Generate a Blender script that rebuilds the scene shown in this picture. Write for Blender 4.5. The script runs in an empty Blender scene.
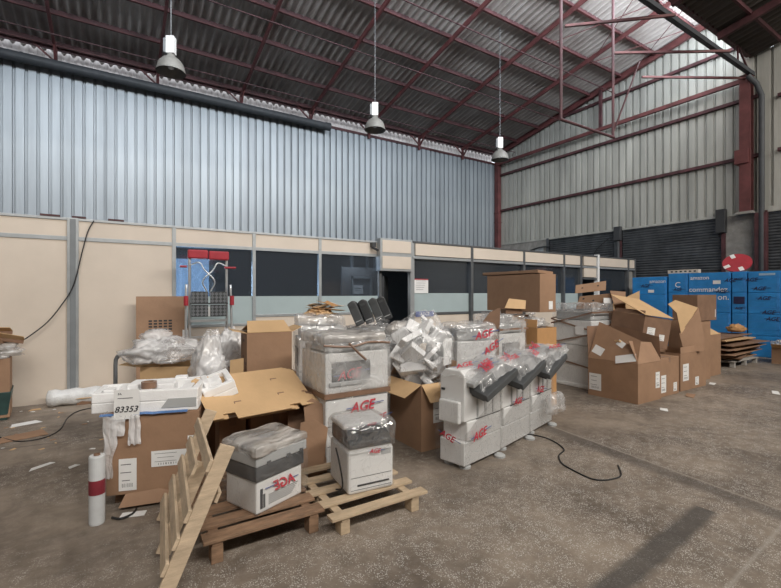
import bpy, bmesh, math, random
from mathutils import Vector, Matrix, noise, Euler
R = math.radians
random.seed(7)
SC = bpy.context.scene
COL = SC.collection
# ------------------------------------------------------------------ camera
CAMH = 1.6; F = 430.0; YAW = 32.4
SA, CA = math.sin(R(YAW)), math.cos(R(YAW))
cam = bpy.data.cameras.new('camera'); cam.sensor_width = 36; cam.lens = F/781*36; cam.clip_end = 200
co = bpy.data.objects.new('camera', cam); COL.objects.link(co)
co.location = (0, 0, CAMH); co.rotation_euler = (R(90), 0, R(-YAW)); SC.camera = co
def PT(px, t):                       # a column of the picture at depth t -> world X, Y
    l = (px-390.5)/F*t
    return (t*SA + l*CA, t*CA - l*SA)
def W(px, py, z=0.0):                # where the line through that picture point meets height z
    t = (CAMH-z)*F/(py-294.0)
    x, y = PT(px, t); return Vector((x, y, z))
def XY(px, Y):                       # X of a picture column on the plane y = Y
    u = (px-390.5)/F; return Y*(SA+CA*u)/(CA-SA*u)
def YX(px, X):
    u = (px-390.5)/F; return X*(CA-SA*u)/(SA+CA*u)
# ------------------------------------------------------------------ materials
MATS = {}
def newmat(name):
    m = bpy.data.materials.new(name); m.use_nodes = True
    nt = m.node_tree; nt.nodes.clear(); return m, nt
def N(nt, t, **kw):
    n = nt.nodes.new(t)
    for k, v in kw.items():
        if k in n.inputs: n.inputs[k].default_value = v
        else: setattr(n, k, v)
    return n
def L(nt, a, b): nt.links.new(a, b)
def col4(c): return (c[0], c[1], c[2], 1)
def mat(name, c, rough=.6, metal=0., var=.12, scale=6., bump=0., bscale=40., c2=None, stretch=(1,1,1), spec=.5, coord='Object', alpha=None):
    if name in MATS: return MATS[name]
    m, nt = newmat(name)
    o = N(nt, 'ShaderNodeOutputMaterial'); p = N(nt, 'ShaderNodeBsdfPrincipled')
    p.inputs['Roughness'].default_value = rough; p.inputs['Metallic'].default_value = metal
    p.inputs['Specular IOR Level'].default_value = spec
    tc = N(nt, 'ShaderNodeTexCoord'); mp = N(nt, 'ShaderNodeMapping'); mp.inputs['Scale'].default_value = stretch
    L(nt, tc.outputs[coord], mp.inputs['Vector'])
    nz = N(nt, 'ShaderNodeTexNoise', Scale=scale, Detail=6., Roughness=.62); L(nt, mp.outputs[0], nz.inputs['Vector'])
    cr = N(nt, 'ShaderNodeValToRGB')
    a = c2 if c2 else tuple(max(0, x*(1-var*2)) for x in c)
    b = c if c2 else tuple(min(1, x*(1+var)) for x in c)
    cr.color_ramp.elements[0].color = col4(a); cr.color_ramp.elements[0].position = .32
    cr.color_ramp.elements[1].color = col4(b); cr.color_ramp.elements[1].position = .68
    L(nt, nz.outputs['Fac'], cr.inputs[0]); L(nt, cr.outputs[0], p.inputs['Base Color'])
    if bump:
        n2 = N(nt, 'ShaderNodeTexNoise', Scale=bscale, Detail=4.); L(nt, mp.outputs[0], n2.inputs['Vector'])
        bp = N(nt, 'ShaderNodeBump', Strength=bump, Distance=.02); L(nt, n2.outputs['Fac'], bp.inputs['Height']); L(nt, bp.outputs[0], p.inputs['Normal'])
    L(nt, p.outputs[0], o.inputs['Surface'])
    MATS[name] = m; return m
def film(name, c=(.85,.86,.87), dens=.4, rough=.12, scale=9., shine=.12, crease=.55):
    """thin clear plastic: mostly see-through, milky in patches and along its creases, shiny"""
    m, nt = newmat(name)
    o = N(nt, 'ShaderNodeOutputMaterial'); tr = N(nt, 'ShaderNodeBsdfTransparent')
    p = N(nt, 'ShaderNodeBsdfPrincipled'); p.inputs['Base Color'].default_value = col4(c); p.inputs['Roughness'].default_value = .35
    gl = N(nt, 'ShaderNodeBsdfGlossy'); gl.inputs['Roughness'].default_value = rough
    tc = N(nt, 'ShaderNodeTexCoord'); mp = N(nt, 'ShaderNodeMapping'); mp.inputs['Rotation'].default_value = (.5, .9, .7); mp.inputs['Scale'].default_value = (1, 2.2, 1)
    L(nt, tc.outputs['Object'], mp.inputs['Vector'])
    nz = N(nt, 'ShaderNodeTexNoise', Scale=scale*.35, Detail=2., Roughness=.5); L(nt, mp.outputs[0], nz.inputs['Vector'])
    n2 = N(nt, 'ShaderNodeTexNoise', Scale=scale*.8, Detail=2., Roughness=.5, Distortion=.8); L(nt, mp.outputs[0], n2.inputs['Vector'])
    s_ = N(nt, 'ShaderNodeMath', operation='SUBTRACT'); L(nt, n2.outputs['Fac'], s_.inputs[0]); s_.inputs[1].default_value = .5
    a_ = N(nt, 'ShaderNodeMath', operation='ABSOLUTE'); L(nt, s_.outputs[0], a_.inputs[0])
    cr = N(nt, 'ShaderNodeMapRange'); cr.inputs['From Min'].default_value = .0; cr.inputs['From Max'].default_value = .022; cr.inputs['To Min'].default_value = crease; cr.inputs['To Max'].default_value = 0
    L(nt, a_.outputs[0], cr.inputs['Value'])
    mr = N(nt, 'ShaderNodeMapRange'); mr.inputs['From Min'].default_value = .40; mr.inputs['From Max'].default_value = .66
    mr.inputs['To Min'].default_value = dens*.35; mr.inputs['To Max'].default_value = min(1, dens*1.7)
    L(nt, nz.outputs['Fac'], mr.inputs['Value'])
    mxx = N(nt, 'ShaderNodeMath', operation='MAXIMUM'); L(nt, mr.outputs[0], mxx.inputs[0]); L(nt, cr.outputs[0], mxx.inputs[1])
    bp = N(nt, 'ShaderNodeBump', Strength=.8, Distance=.05); L(nt, n2.outputs['Fac'], bp.inputs['Height']); L(nt, bp.outputs[0], p.inputs['Normal']); L(nt, bp.outputs[0], gl.inputs['Normal'])
    mx = N(nt, 'ShaderNodeMixShader'); L(nt, mxx.outputs[0], mx.inputs[0]); L(nt, tr.outputs[0], mx.inputs[1]); L(nt, p.outputs[0], mx.inputs[2])
    m2 = N(nt, 'ShaderNodeMixShader'); m2.inputs[0].default_value = shine; L(nt, mx.outputs[0], m2.inputs[1]); L(nt, gl.outputs[0], m2.inputs[2])
    L(nt, m2.outputs[0], o.inputs['Surface']); MATS[name] = m; return m
def emis(name, c, s):
    m, nt = newmat(name); o = N(nt, 'ShaderNodeOutputMaterial'); e = N(nt, 'ShaderNodeEmission'); e.inputs[0].default_value = col4(c); e.inputs[1].default_value = s
    L(nt, e.outputs[0], o.inputs['Surface']); MATS[name] = m; return m
def glass(name, tint, refl=.12, rough=.03):
    """tinted office glass with its dull dark film"""
    m, nt = newmat(name); o = N(nt, 'ShaderNodeOutputMaterial'); tr = N(nt, 'ShaderNodeBsdfTransparent'); tr.inputs[0].default_value = col4(tint)
    g = N(nt, 'ShaderNodeBsdfGlossy'); g.inputs['Roughness'].default_value = rough; g.inputs[0].default_value = (.8,.85,.9,1)
    d = N(nt, 'ShaderNodeBsdfDiffuse'); d.inputs[0].default_value = (.10,.115,.135,1)
    mx = N(nt, 'ShaderNodeMixShader'); mx.inputs[0].default_value = refl
    m0 = N(nt, 'ShaderNodeMixShader'); m0.inputs[0].default_value = .28; L(nt, tr.outputs[0], m0.inputs[1]); L(nt, d.outputs[0], m0.inputs[2])
    L(nt, m0.outputs[0], mx.inputs[1]); L(nt, g.outputs[0], mx.inputs[2]); L(nt, mx.outputs[0], o.inputs['Surface']); MATS[name] = m; return m

CARD = mat('cardboard', (.34,.205,.125), .75, var=.07, scale=3, bump=.08, bscale=30)
CARD2 = mat('cardboard_pale', (.60,.40,.215), .75, var=.05, scale=3, bump=.06)
CARD3 = mat('cardboard_dark', (.23,.135,.085), .8, var=.1, scale=4, bump=.1)
CARD4 = mat('cardboard_orange', (.52,.285,.12), .75, var=.08, scale=4)
WHITE = mat('white_plastic', (.74,.74,.73), .38, var=.03, scale=2)
WHITE2 = mat('grey_plastic', (.42,.43,.43), .4, var=.04, scale=2)
DARK = mat('dark_plastic', (.045,.047,.05), .4, var=.1, scale=5)
CHAR = mat('charcoal_plastic', (.075,.08,.083), .45, var=.08, scale=5)
FOAM = mat('white_foam', (.90,.90,.90), .8, var=.03, scale=8, bump=.15, bscale=90)
PAPER = mat('white_paper', (.80,.80,.79), .7, var=.03)
INK = mat('black_ink', (.03,.03,.035), .7, var=.05)
RED = mat('red_ink', (.55,.035,.06), .5, var=.08)
BLUEINK = mat('blue_ink', (.08,.12,.32), .5, var=.08)
TAPE = mat('brown_tape', (.25,.15,.10), .3, var=.12)
WOODL = mat('pale_wood', (.60,.47,.33), .7, var=.12, scale=5, stretch=(1,1,6), bump=.15)
WOODM = mat('brown_wood', (.27,.165,.10), .75, var=.2, scale=5, stretch=(1.5,5,5), bump=.2)
WOODP = mat('blond_wood', (.52,.40,.27), .7, var=.12, scale=5, stretch=(1.5,5,5), bump=.15)
STEELR = mat('red_painted_steel', (.14,.046,.046), .6, var=.2, scale=3)
STEELD = mat('dark_red_steel', (.085,.032,.036), .6, var=.25, scale=3)
GALV = mat('galvanised_blue', (.335,.37,.40), .45, metal=.3, var=.09, scale=1.1, stretch=(2.6,1,.18), spec=.4)
GALV2 = mat('galvanised_grey', (.47,.47,.43), .5, metal=.25, var=.14, scale=1.3, stretch=(1,1.6,.2), spec=.4)
ROOFM = mat('fibre_cement', (.56,.525,.50), .85, c2=(.29,.25,.23), scale=1.3, stretch=(.8,.45,1), bump=.05, bscale=20)
BEIGE = mat('beige_board', (.65,.565,.475), .6, var=.035, scale=1.2)
ALU = mat('aluminium_profile', (.42,.44,.45), .4, metal=.5, var=.06)
ALUD = mat('dark_profile', (.12,.125,.13), .45, metal=.3, var=.08)
SILVER = mat('bright_aluminium', (.72,.73,.74), .3, metal=.8, var=.05)
REDP = mat('red_plastic', (.40,.03,.045), .4, var=.08)
SHUT = mat('shutter_grey', (.085,.092,.10), .5, metal=.3, var=.2, scale=2.5)
BLOCK = mat('concrete_block', (.30,.29,.27), .85, var=.15, scale=4, bump=.3)
PIPE = mat('dark_pipe', (.05,.055,.062), .6, metal=.0, var=.1)
BLUE = mat('blue_box', (.025,.24,.60), .45, var=.10, scale=2.2)
BLUE2 = mat('blue_tape', (.05,.27,.68), .25, var=.10, scale=3)
LAMPG = mat('lamp_grey', (.20,.195,.18), .5, metal=.1, var=.12)
CABLE = mat('black_rubber', (.02,.02,.021), .5, var=.1)
WALLP = mat('painted_wall', (.16,.165,.17), .8, var=.05)
DKWALL = mat('office_wall', (.10,.115,.13), .8, var=.05)
FLOORO = mat('office_floor', (.12,.11,.10), .7, var=.1)
FROST = mat('frosted_film', (.40,.48,.49), .35, var=.04, scale=1.5)
GREYT = mat('grey_tube', (.16,.17,.18), .4, var=.08)
GREEN = mat('dark_green_plastic', (.03,.07,.065), .5, var=.15)
WRAP = film('stretch_film', (.80,.81,.82), .05, .10, 9, .04, .16)
WRAPS = film('shiny_film', (.80,.81,.82), .06, .05, 12, .24, .32)
WRAPH = film('heavy_stretch_film', (.86,.86,.86), .27, .14, 9, .10, .55)
WRAPB = film('bubble_film', (.60,.58,.55), .45, .22, 12)
WRAPD = film('dull_film', (.50,.47,.44), .60, .3, 9, .08)
BAG = film('clear_bag', (.92,.93,.94), .12, .14, 6, .04, .40)
BAGH = film('milky_bag', (.92,.92,.93), .42, .20, 7, .05, .65)
GLASSD = glass('dark_glass', (.60,.65,.70), .14, .12)
POLY = mat('translucent_sheet', (.75,.70,.68), .6, var=.06)

# floor material ----------------------------------------------------------
def floor_mat():
    m, nt = newmat('worn_concrete_floor')
    o = N(nt, 'ShaderNodeOutputMaterial'); p = N(nt, 'ShaderNodeBsdfPrincipled')
    g = N(nt, 'ShaderNodeNewGeometry'); pos = g.outputs['Position']
    def noise_(s, d=6., r=.6, dist=0.):
        n = N(nt, 'ShaderNodeTexNoise', Scale=s, Detail=d, Roughness=r, Distortion=dist); L(nt, pos, n.inputs['Vector']); return n.outputs['Fac']
    def ramp(f, a, b, ca=(0,0,0), cb=(1,1,1)):
        c = N(nt, 'ShaderNodeValToRGB'); c.color_ramp.elements[0].position = a; c.color_ramp.elements[1].position = b
        c.color_ramp.elements[0].color = col4(ca); c.color_ramp.elements[1].color = col4(cb); L(nt, f, c.inputs[0]); return c.outputs[0]
    def mix(f, a, b):
        x = N(nt, 'ShaderNodeMix', data_type='RGBA'); L(nt, f, x.inputs['Factor'])
        for v, i in ((a, 6), (b, 7)):
            if isinstance(v, tuple): x.inputs[i].default_value = col4(v)
            else: L(nt, v, x.inputs[i])
        return x.outputs[2]
    def mul(a, b):
        x = N(nt, 'ShaderNodeMath', operation='MULTIPLY')
        for i, v in enumerate((a, b)):
            if isinstance(v, float): x.inputs[i].default_value = v
            else: L(nt, v, x.inputs[i])
        return x.outputs[0]
    base = ramp(noise_(.9, 9, .7), .38, .64, (.115,.091,.071), (.29,.238,.187))
    base = mix(mul(ramp(noise_(7., 6, .7), .45, .7), .35), base, (.36,.31,.26))
    base = mix(mul(ramp(noise_(2.2, 8, .7, 1.), .52, .72), .6), base, (.10,.082,.068))
    # white grit scattered in patches
    vo = N(nt, 'ShaderNodeTexVoronoi', Scale=105.); L(nt, pos, vo.inputs['Vector'])
    grit = ramp(vo.outputs['Distance'], .26, .40, (1,1,1), (0,0,0))
    patch = mul(ramp(noise_(.8, 4, .6), .45, .60), ramp(noise_(14., 4, .7), .46, .56))
    def dot_band(p1, p2, hw, soft, bounded=True, wob=.05):
        p1, p2 = Vector(p1[:2]), Vector(p2[:2]); d = (p2-p1); ln = d.length; d.normalize(); n = Vector((-d.y, d.x))
        s = N(nt, 'ShaderNodeVectorMath', operation='SUBTRACT'); L(nt, pos, s.inputs[0]); s.inputs[1].default_value = (p1.x, p1.y, 0)
        dn = N(nt, 'ShaderNodeVectorMath', operation='DOT_PRODUCT'); L(nt, s.outputs[0], dn.inputs[0]); dn.inputs[1].default_value = (n.x, n.y, 0)
        w = N(nt, 'ShaderNodeMath', operation='MULTIPLY_ADD'); L(nt, noise_(5., 5, .6), w.inputs[0]); w.inputs[1].default_value = wob; w.inputs[2].default_value = -wob/2
        a = N(nt, 'ShaderNodeMath', operation='ADD'); L(nt, dn.outputs['Value'], a.inputs[0]); L(nt, w.outputs[0], a.inputs[1])
        ab = N(nt, 'ShaderNodeMath', operation='ABSOLUTE'); L(nt, a.outputs[0], ab.inputs[0])
        mr = N(nt, 'ShaderNodeMapRange'); mr.inputs['From Min'].default_value = hw-soft/2; mr.inputs['From Max'].default_value = hw+soft/2
        mr.inputs['To Min'].default_value = 1; mr.inputs['To Max'].default_value = 0; L(nt, ab.outputs[0], mr.inputs['Value'])
        out = mr.outputs[0]
        if bounded:
            da = N(nt, 'ShaderNodeVectorMath', operation='DOT_PRODUCT'); L(nt, s.outputs[0], da.inputs[0]); da.inputs[1].default_value = (d.x, d.y, 0)
            gt = N(nt, 'ShaderNodeMath', operation='LESS_THAN'); L(nt, da.outputs['Value'], gt.inputs[0]); gt.inputs[1].default_value = ln
            out = mul(out, gt.outputs[0]); g2 = N(nt, 'ShaderNodeMath', operation='GREATER_THAN'); L(nt, da.outputs['Value'], g2.inputs[0]); g2.inputs[1].default_value = 0.; out = mul(out, g2.outputs[0])
        return out
    near = N(nt, 'ShaderNodeMapRange'); sep = N(nt, 'ShaderNodeSeparateXYZ'); L(nt, pos, sep.inputs[0])
    near.inputs['From Min'].default_value = 3.2; near.inputs['From Max'].default_value = 2.4; L(nt, sep.outputs['Y'], near.inputs['Value'])
    base = mix(mul(mul(grit, patch), .9), base, (.62,.60,.56))
    base = mix(mul(mul(mul(grit, near.outputs[0]), ramp(noise_(9., 4, .7), .44, .54)), .85), base, (.60,.58,.54))
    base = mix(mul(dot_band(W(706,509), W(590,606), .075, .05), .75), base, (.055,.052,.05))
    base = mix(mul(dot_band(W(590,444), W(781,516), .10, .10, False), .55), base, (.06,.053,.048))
    base = mix(mul(dot_band(W(592,441), W(781,510), .012, .02, False, .02), .6), base, (.34,.30,.26))
    base = mix(mul(dot_band(W(727,588), W(781,527), .010, .02, False, .02), .6), base, (.36,.33,.29))
    base = mix(mul(dot_band(W(20,447), W(104,437), .012, .02, False, .03), .6), base, (.05,.045,.04))
    L(nt, base, p.inputs['Base Color'])
    rr = N(nt, 'ShaderNodeMapRange'); rr.inputs['To Min'].default_value = .42; rr.inputs['To Max'].default_value = .8; L(nt, noise_(3., 5), rr.inputs['Value']); L(nt, rr.outputs[0], p.inputs['Roughness'])
    bp = N(nt, 'ShaderNodeBump', Strength=.25, Distance=.01); L(nt, noise_(30., 6), bp.inputs['Height']); L(nt, bp.outputs[0], p.inputs['Normal'])
    L(nt, p.outputs[0], o.inputs['Surface']); MATS['floor'] = m; return m
FLOORM = floor_mat()
# ------------------------------------------------------------------ mesh building
class MB:
    def __init__(s): s.v = []; s.f = []; s.m = []; s.mats = []
    def mi(s, m):
        if m not in s.mats: s.mats.append(m)
        return s.mats.index(m)
    def add(s, vs, fs, m):
        k = len(s.v); i = s.mi(m)
        s.v += [tuple(v) for v in vs]; s.f += [tuple(a+k for a in f) for f in fs]; s.m += [i]*len(fs); return s
    def obox(s, c, ax, ay, az, m):           # centre and three half-axis vectors
        c, ax, ay, az = map(Vector, (c, ax, ay, az)); vs = []
        for k in range(8):
            vs.append(c + ax*(1 if k & 1 else -1) + ay*(1 if k & 2 else -1) + az*(1 if k & 4 else -1))
        fs = [(0,2,3,1),(4,5,7,6),(0,1,5,4),(2,6,7,3),(0,4,6,2),(1,3,7,5)]
        if ax.cross(ay).dot(az) < 0: fs = [f[::-1] for f in fs]
        return s.add(vs, fs, m)
    def box(s, x0, x1, y0, y1, z0, z1, m):
        return s.obox(((x0+x1)/2,(y0+y1)/2,(z0+z1)/2), ((x1-x0)/2,0,0), (0,(y1-y0)/2,0), (0,0,(z1-z0)/2), m)
    def bar(s, p, q, w, h, m, up=(0,0,1)):   # rectangular bar from p to q
        p, q = Vector(p), Vector(q); d = (q-p); l = d.length; d.normalize(); up = Vector(up)
        sd = d.cross(up)
        if sd.length < 1e-4: sd = d.cross(Vector((1,0,0)))
        sd.normalize(); u2 = sd.cross(d)
        return s.obox((p+q)/2, d*l/2, sd*w/2, u2*h/2, m)
    def tube(s, pts, r, m, n=8, caps=True):
        pts = [Vector(p) for p in pts]; vs = []; fs = []; prev = None
        for i, p in enumerate(pts):
            a = pts[max(0,i-1)]; b = pts[min(len(pts)-1,i+1)]; d = (b-a).normalized()
            if prev is None: prev = d.cross(Vector((0,0,1)))
            if prev.length < 1e-3: prev = d.cross(Vector((1,0,0)))
            x = (prev - d*prev.dot(d))
            if x.length < 1e-5: x = d.orthogonal()
            x.normalize(); prev = x; y = d.cross(x)
            rr = r[i] if isinstance(r, (list, tuple)) else r
            for k in range(n):
                a_ = 2*math.pi*k/n; vs.append(p + x*math.cos(a_)*rr + y*math.sin(a_)*rr)
        for i in range(len(pts)-1):
            for k in range(n):
                a_ = i*n+k; b_ = i*n+(k+1)%n; fs.append((a_, a_+n, b_+n, b_))
        if caps: fs.append(tuple(range(n))); fs.append(tuple((len(pts)-1)*n+k for k in range(n))[::-1])
        return s.add(vs, fs, m)
    def lathe(s, prof, m, c=(0,0,0), n=28, M=None):
        vs = []; fs = []; c = Vector(c)
        for r_, z_ in prof:
            for k in range(n):
                a = 2*math.pi*k/n; v = Vector((r_*math.cos(a), r_*math.sin(a), z_))
                if M: v = M @ v
                vs.append(v + c)
        for i in range(len(prof)-1):
            for k in range(n):
                a = i*n+k; b = i*n+(k+1)%n; fs.append((a, b, b+n, a+n))
        return s.add(vs, fs, m)
    def prism(s, poly, ax, ay, o, th, m):     # polygon in the plane (ax, ay) at o, extruded th along the normal
        ax, ay, o = Vector(ax), Vector(ay), Vector(o); nn = ax.cross(ay).normalized()*th; n = len(poly)
        vs = [o+ax*a+ay*b for a, b in poly] + [o+ax*a+ay*b+nn for a, b in poly]
        fs = [tuple(range(n))[::-1], tuple(range(n, 2*n))] + [(i, (i+1)%n, n+(i+1)%n, n+i) for i in range(n)]
        return s.add(vs, fs, m)
    def grid(s, fn, nu, nv, m):
        vs = [fn(i/nu, j/nv) for j in range(nv+1) for i in range(nu+1)]
        fs = [(j*(nu+1)+i, j*(nu+1)+i+1, (j+1)*(nu+1)+i+1, (j+1)*(nu+1)+i) for j in range(nv) for i in range(nu)]
        return s.add(vs, fs, m)
    def text(s, txt, o, ax, ay, size, m, mirror=False, shear=0., bold=0.):
        vs, fs, w = text_mesh(txt, shear, bold); ax = Vector(ax).normalized(); ay = Vector(ay).normalized(); o = Vector(o); nn = ax.cross(ay)
        vv = []
        for v in vs:
            x = v[0]-w/2
            if mirror: x = -x
            vv.append(o + ax*x*size + ay*(v[1]-.35)*size + nn*(.0012 if v[2] > 0 else 0))
        return s.add(vv, fs, m)
    def build(s, name, parent=None, bevel=0., smooth=False, seg=2, solid=0.):
        me = bpy.data.meshes.new(name); me.from_pydata(s.v, [], s.f)
        for m in s.mats: me.materials.append(m)
        me.polygons.foreach_set('material_index', s.m)
        if smooth: me.polygons.foreach_set('use_smooth', [True]*len(me.polygons))
        me.update()
        o = bpy.data.objects.new(name, me); COL.objects.link(o)
        if parent: o.parent = parent
        if solid:
            md = o.modifiers.new('solid', 'SOLIDIFY'); md.thickness = solid; md.offset = 0
        if bevel:
            md = o.modifiers.new('bevel', 'BEVEL'); md.width = bevel; md.segments = seg; md.limit_method = 'ANGLE'; md.angle_limit = R(40)
        return o
_TX = {}
def text_mesh(txt, shear, bold):
    k = (txt, shear, bold)
    if k not in _TX:
        cu = bpy.data.curves.new('lettering', 'FONT'); cu.body = txt; cu.extrude = .002; cu.shear = shear; cu.offset = bold; cu.resolution_u = 3
        ob = bpy.data.objects.new('lettering', cu); COL.objects.link(ob)
        bpy.context.view_layer.update(); dg = bpy.context.evaluated_depsgraph_get()
        me = bpy.data.meshes.new_from_object(ob.evaluated_get(dg))
        vs = [v.co.copy() for v in me.vertices]; fs = [tuple(p.vertices) for p in me.polygons]
        x0 = min(v.x for v in vs); x1 = max(v.x for v in vs)
        vs = [(v.x-x0, v.y, v.z) for v in vs]
        _TX[k] = (vs, fs, x1-x0)
        bpy.data.objects.remove(ob); bpy.data.curves.remove(cu); bpy.data.meshes.remove(me)
    return _TX[k]
def tag(o, label, cat, group=None, kind=None):
    o['label'] = label; o['category'] = cat
    if group: o['group'] = group
    if kind: o['kind'] = kind
    return o
def st(o, label=None):
    o['kind'] = 'structure'
    if label: o['label'] = label
    return o
def thing(name, label, cat, loc=(0,0,0), rz=0., group=None, rx=0., ry=0.):
    o = bpy.data.objects.new(name, None); o.empty_display_size = .1; COL.objects.link(o)
    o.location = loc; o.rotation_euler = (rx, ry, rz); return tag(o, label, cat, group)
def base_from_corner(x, y, rz, w, d):
    return (x + math.cos(rz)*w/2 - math.sin(rz)*d/2, y + math.sin(rz)*w/2 + math.cos(rz)*d/2)
def smooth_pts(pts, k=6):
    pts = [Vector(p) for p in pts]; out = []
    P = [pts[0]] + pts + [pts[-1]]
    for i in range(1, len(P)-2):
        for j in range(k):
            t = j/k; a, b, c, d = P[i-1], P[i], P[i+1], P[i+2]
            out.append(.5*((2*b) + (c-a)*t + (2*a-5*b+4*c-d)*t*t + (3*b-a-3*c+d)*t**3))
    out.append(pts[-1]); return out
def hull_box(mb, x0, x1, y0, y1, z0, z1, m, amp=.012, seed=0, n=9, freq=7., rnd=.05, bottom=False, taper=0., sag=0.):
    """a crumpled skin round a box: six noisy grids that meet on the edges"""
    c = Vector(((x0+x1)/2,(y0+y1)/2,(z0+z1)/2)); h = Vector(((x1-x0)/2,(y1-y0)/2,(z1-z0)/2)); off = Vector((seed*3.1, seed*1.7, seed*5.3))
    def warp(p):
        q = Vector((p.x*h.x, p.y*h.y, p.z*h.z))
        inner = Vector([max(-1+rnd*0, min(1, v)) for v in p])
        r_ = rnd
        k = Vector([max(-(h[i]-r_), min(h[i]-r_, q[i])) for i in range(3)])
        dlt = q-k
        if dlt.length > 1e-6: q = k + dlt.normalized()*min(r_, dlt.length)
        nn = Vector((p.x**3, p.y**3, p.z**3)).normalized()
        w = c+q
        a = noise.noise((w+off)*freq*.7) + .5*abs(noise.noise((w+off)*freq*1.5))
        if p.z <= -.98: a *= .0
        q = q + nn*(a*amp + amp*.3)
        if taper: q.x *= 1-taper*(p.z+1)/2; q.y *= 1-taper*(p.z+1)/2
        if sag and p.z > .9: q.z -= sag*(1-abs(noise.noise((w+off)*3.)))*.5
        q.z = max(q.z, -h.z)
        return c+q
    F_ = [((1,0,0),(0,0,1),(0,-1,0)), ((-1,0,0),(0,0,1),(0,1,0)), ((0,-1,0),(0,0,1),(-1,0,0)), ((0,1,0),(0,0,1),(1,0,0)), ((1,0,0),(0,1,0),(0,0,1))]
    if bottom: F_.append(((1,0,0),(0,-1,0),(0,0,-1)))
    for a, b, o in F_:
        a, b, o = Vector(a), Vector(b), Vector(o)
        mb.grid(lambda u, v, a=a, b=b, o=o: warp(o + a*(2*u-1) + b*(2*v-1)), n, n, m)
def blob(mb, c, r, m, seed=0, amp=.18, freq=2.2, n=26, flat=-.6, knot=None):
    """a slumped bag: a noisy ellipsoid with a flattened foot and an optional gathered top"""
    c = Vector(c); r = Vector(r); off = Vector((seed*2.3, seed*4.1, seed*.7))
    def fn(u, v):
        th = 2*math.pi*u; ph = math.pi*(v-.5)
        d = Vector((math.cos(th)*math.cos(ph), math.sin(th)*math.cos(ph), math.sin(ph)))
        k = 1 + amp*noise.noise((d+off)*freq) - amp*1.1*abs(noise.noise((d+off)*freq*2.1)) + .12*amp*noise.noise((d+off)*freq*4)
        if knot and d.z > .85: k += knot*(d.z-.85)/.15
        p = Vector((d.x*r.x*k, d.y*r.y*k, max(d.z*k, flat)*r.z)); return c+p
    mb.grid(fn, n*2, n, m)
# face frames of a box-shaped thing with local origin at the middle of its base
def face(f, w, d):
    return {'front': (Vector((0,-d/2,0)), Vector((1,0,0)), Vector((0,-1,0))), 'back': (Vector((0,d/2,0)), Vector((-1,0,0)), Vector((0,1,0))),
            'left': (Vector((-w/2,0,0)), Vector((0,-1,0)), Vector((-1,0,0))), 'right': (Vector((w/2,0,0)), Vector((0,1,0)), Vector((1,0,0)))}[f]
UP = Vector((0,0,1))
BODY = {}
def add_label(parent, f, w, d, u, v, lw, lh, bars=True, name='shipping_label', tilt=0., text=None, off=.003):
    parent = BODY.get(parent.name, parent); o, ax, nn = face(f, w, d); mb = MB(); M_ = Matrix.Rotation(tilt, 3, nn); ax2 = M_ @ ax; up = M_ @ UP
    c = o + ax*u + UP*v + nn*off
    mb.obox(c, ax2*lw/2, nn*.0008, up*lh/2, PAPER)
    if bars:
        rr = random.Random(int((u+v)*1000)); 
        for k in range(3):
            yy = lh*(.32-.25*k)
            mb.obox(c+nn*.0012+up*yy-ax2*lw*.1, ax2*lw*rr.uniform(.2,.32), nn*.0004, up*lh*.010, INK)
        for k in range(9):
            mb.obox(c+nn*.0012+up*(-lh*.33)+ax2*lw*(-.3+.07*k), ax2*lw*.008*rr.uniform(.6,1.6), nn*.0004, up*lh*.06, INK)
    if text: mb.text(text, c+nn*.002, ax2, up, lh*.35, INK)
    return mb.build(name, parent)
def logo(mb, o, ax, up, size, mirror=False, red=None, line=None):
    ax = Vector(ax).normalized(); up = Vector(up).normalized(); nn = ax.cross(up); o = Vector(o)
    s_ = -1 if mirror else 1
    mb.obox(o - ax*size*.95*s_ + nn*.0004, ax*size*.38, up*size*.035, nn*.0004, line or BLUEINK)
    mb.obox(o + ax*size*1.2*s_ + up*size*.05 + nn*.0004, ax*size*.55, up*size*.035, nn*.0004, line or BLUEINK)
    mb.text('AGE', o + nn*.001, ax, up, size, red or RED, mirror, .3, .02)
def face_logo(parent, f, w, d, u, v, size, mirror=False, tilt=0., off=.02, name='logo', red=None, line=None):
    parent = BODY.get(parent.name, parent); o, ax, nn = face(f, w, d); M_ = Matrix.Rotation(tilt, 3, nn); mb = MB()
    logo(mb, o + ax*u + UP*v + nn*off, M_ @ ax, M_ @ UP, size, mirror, red, line); return mb.build(name, parent)

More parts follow.
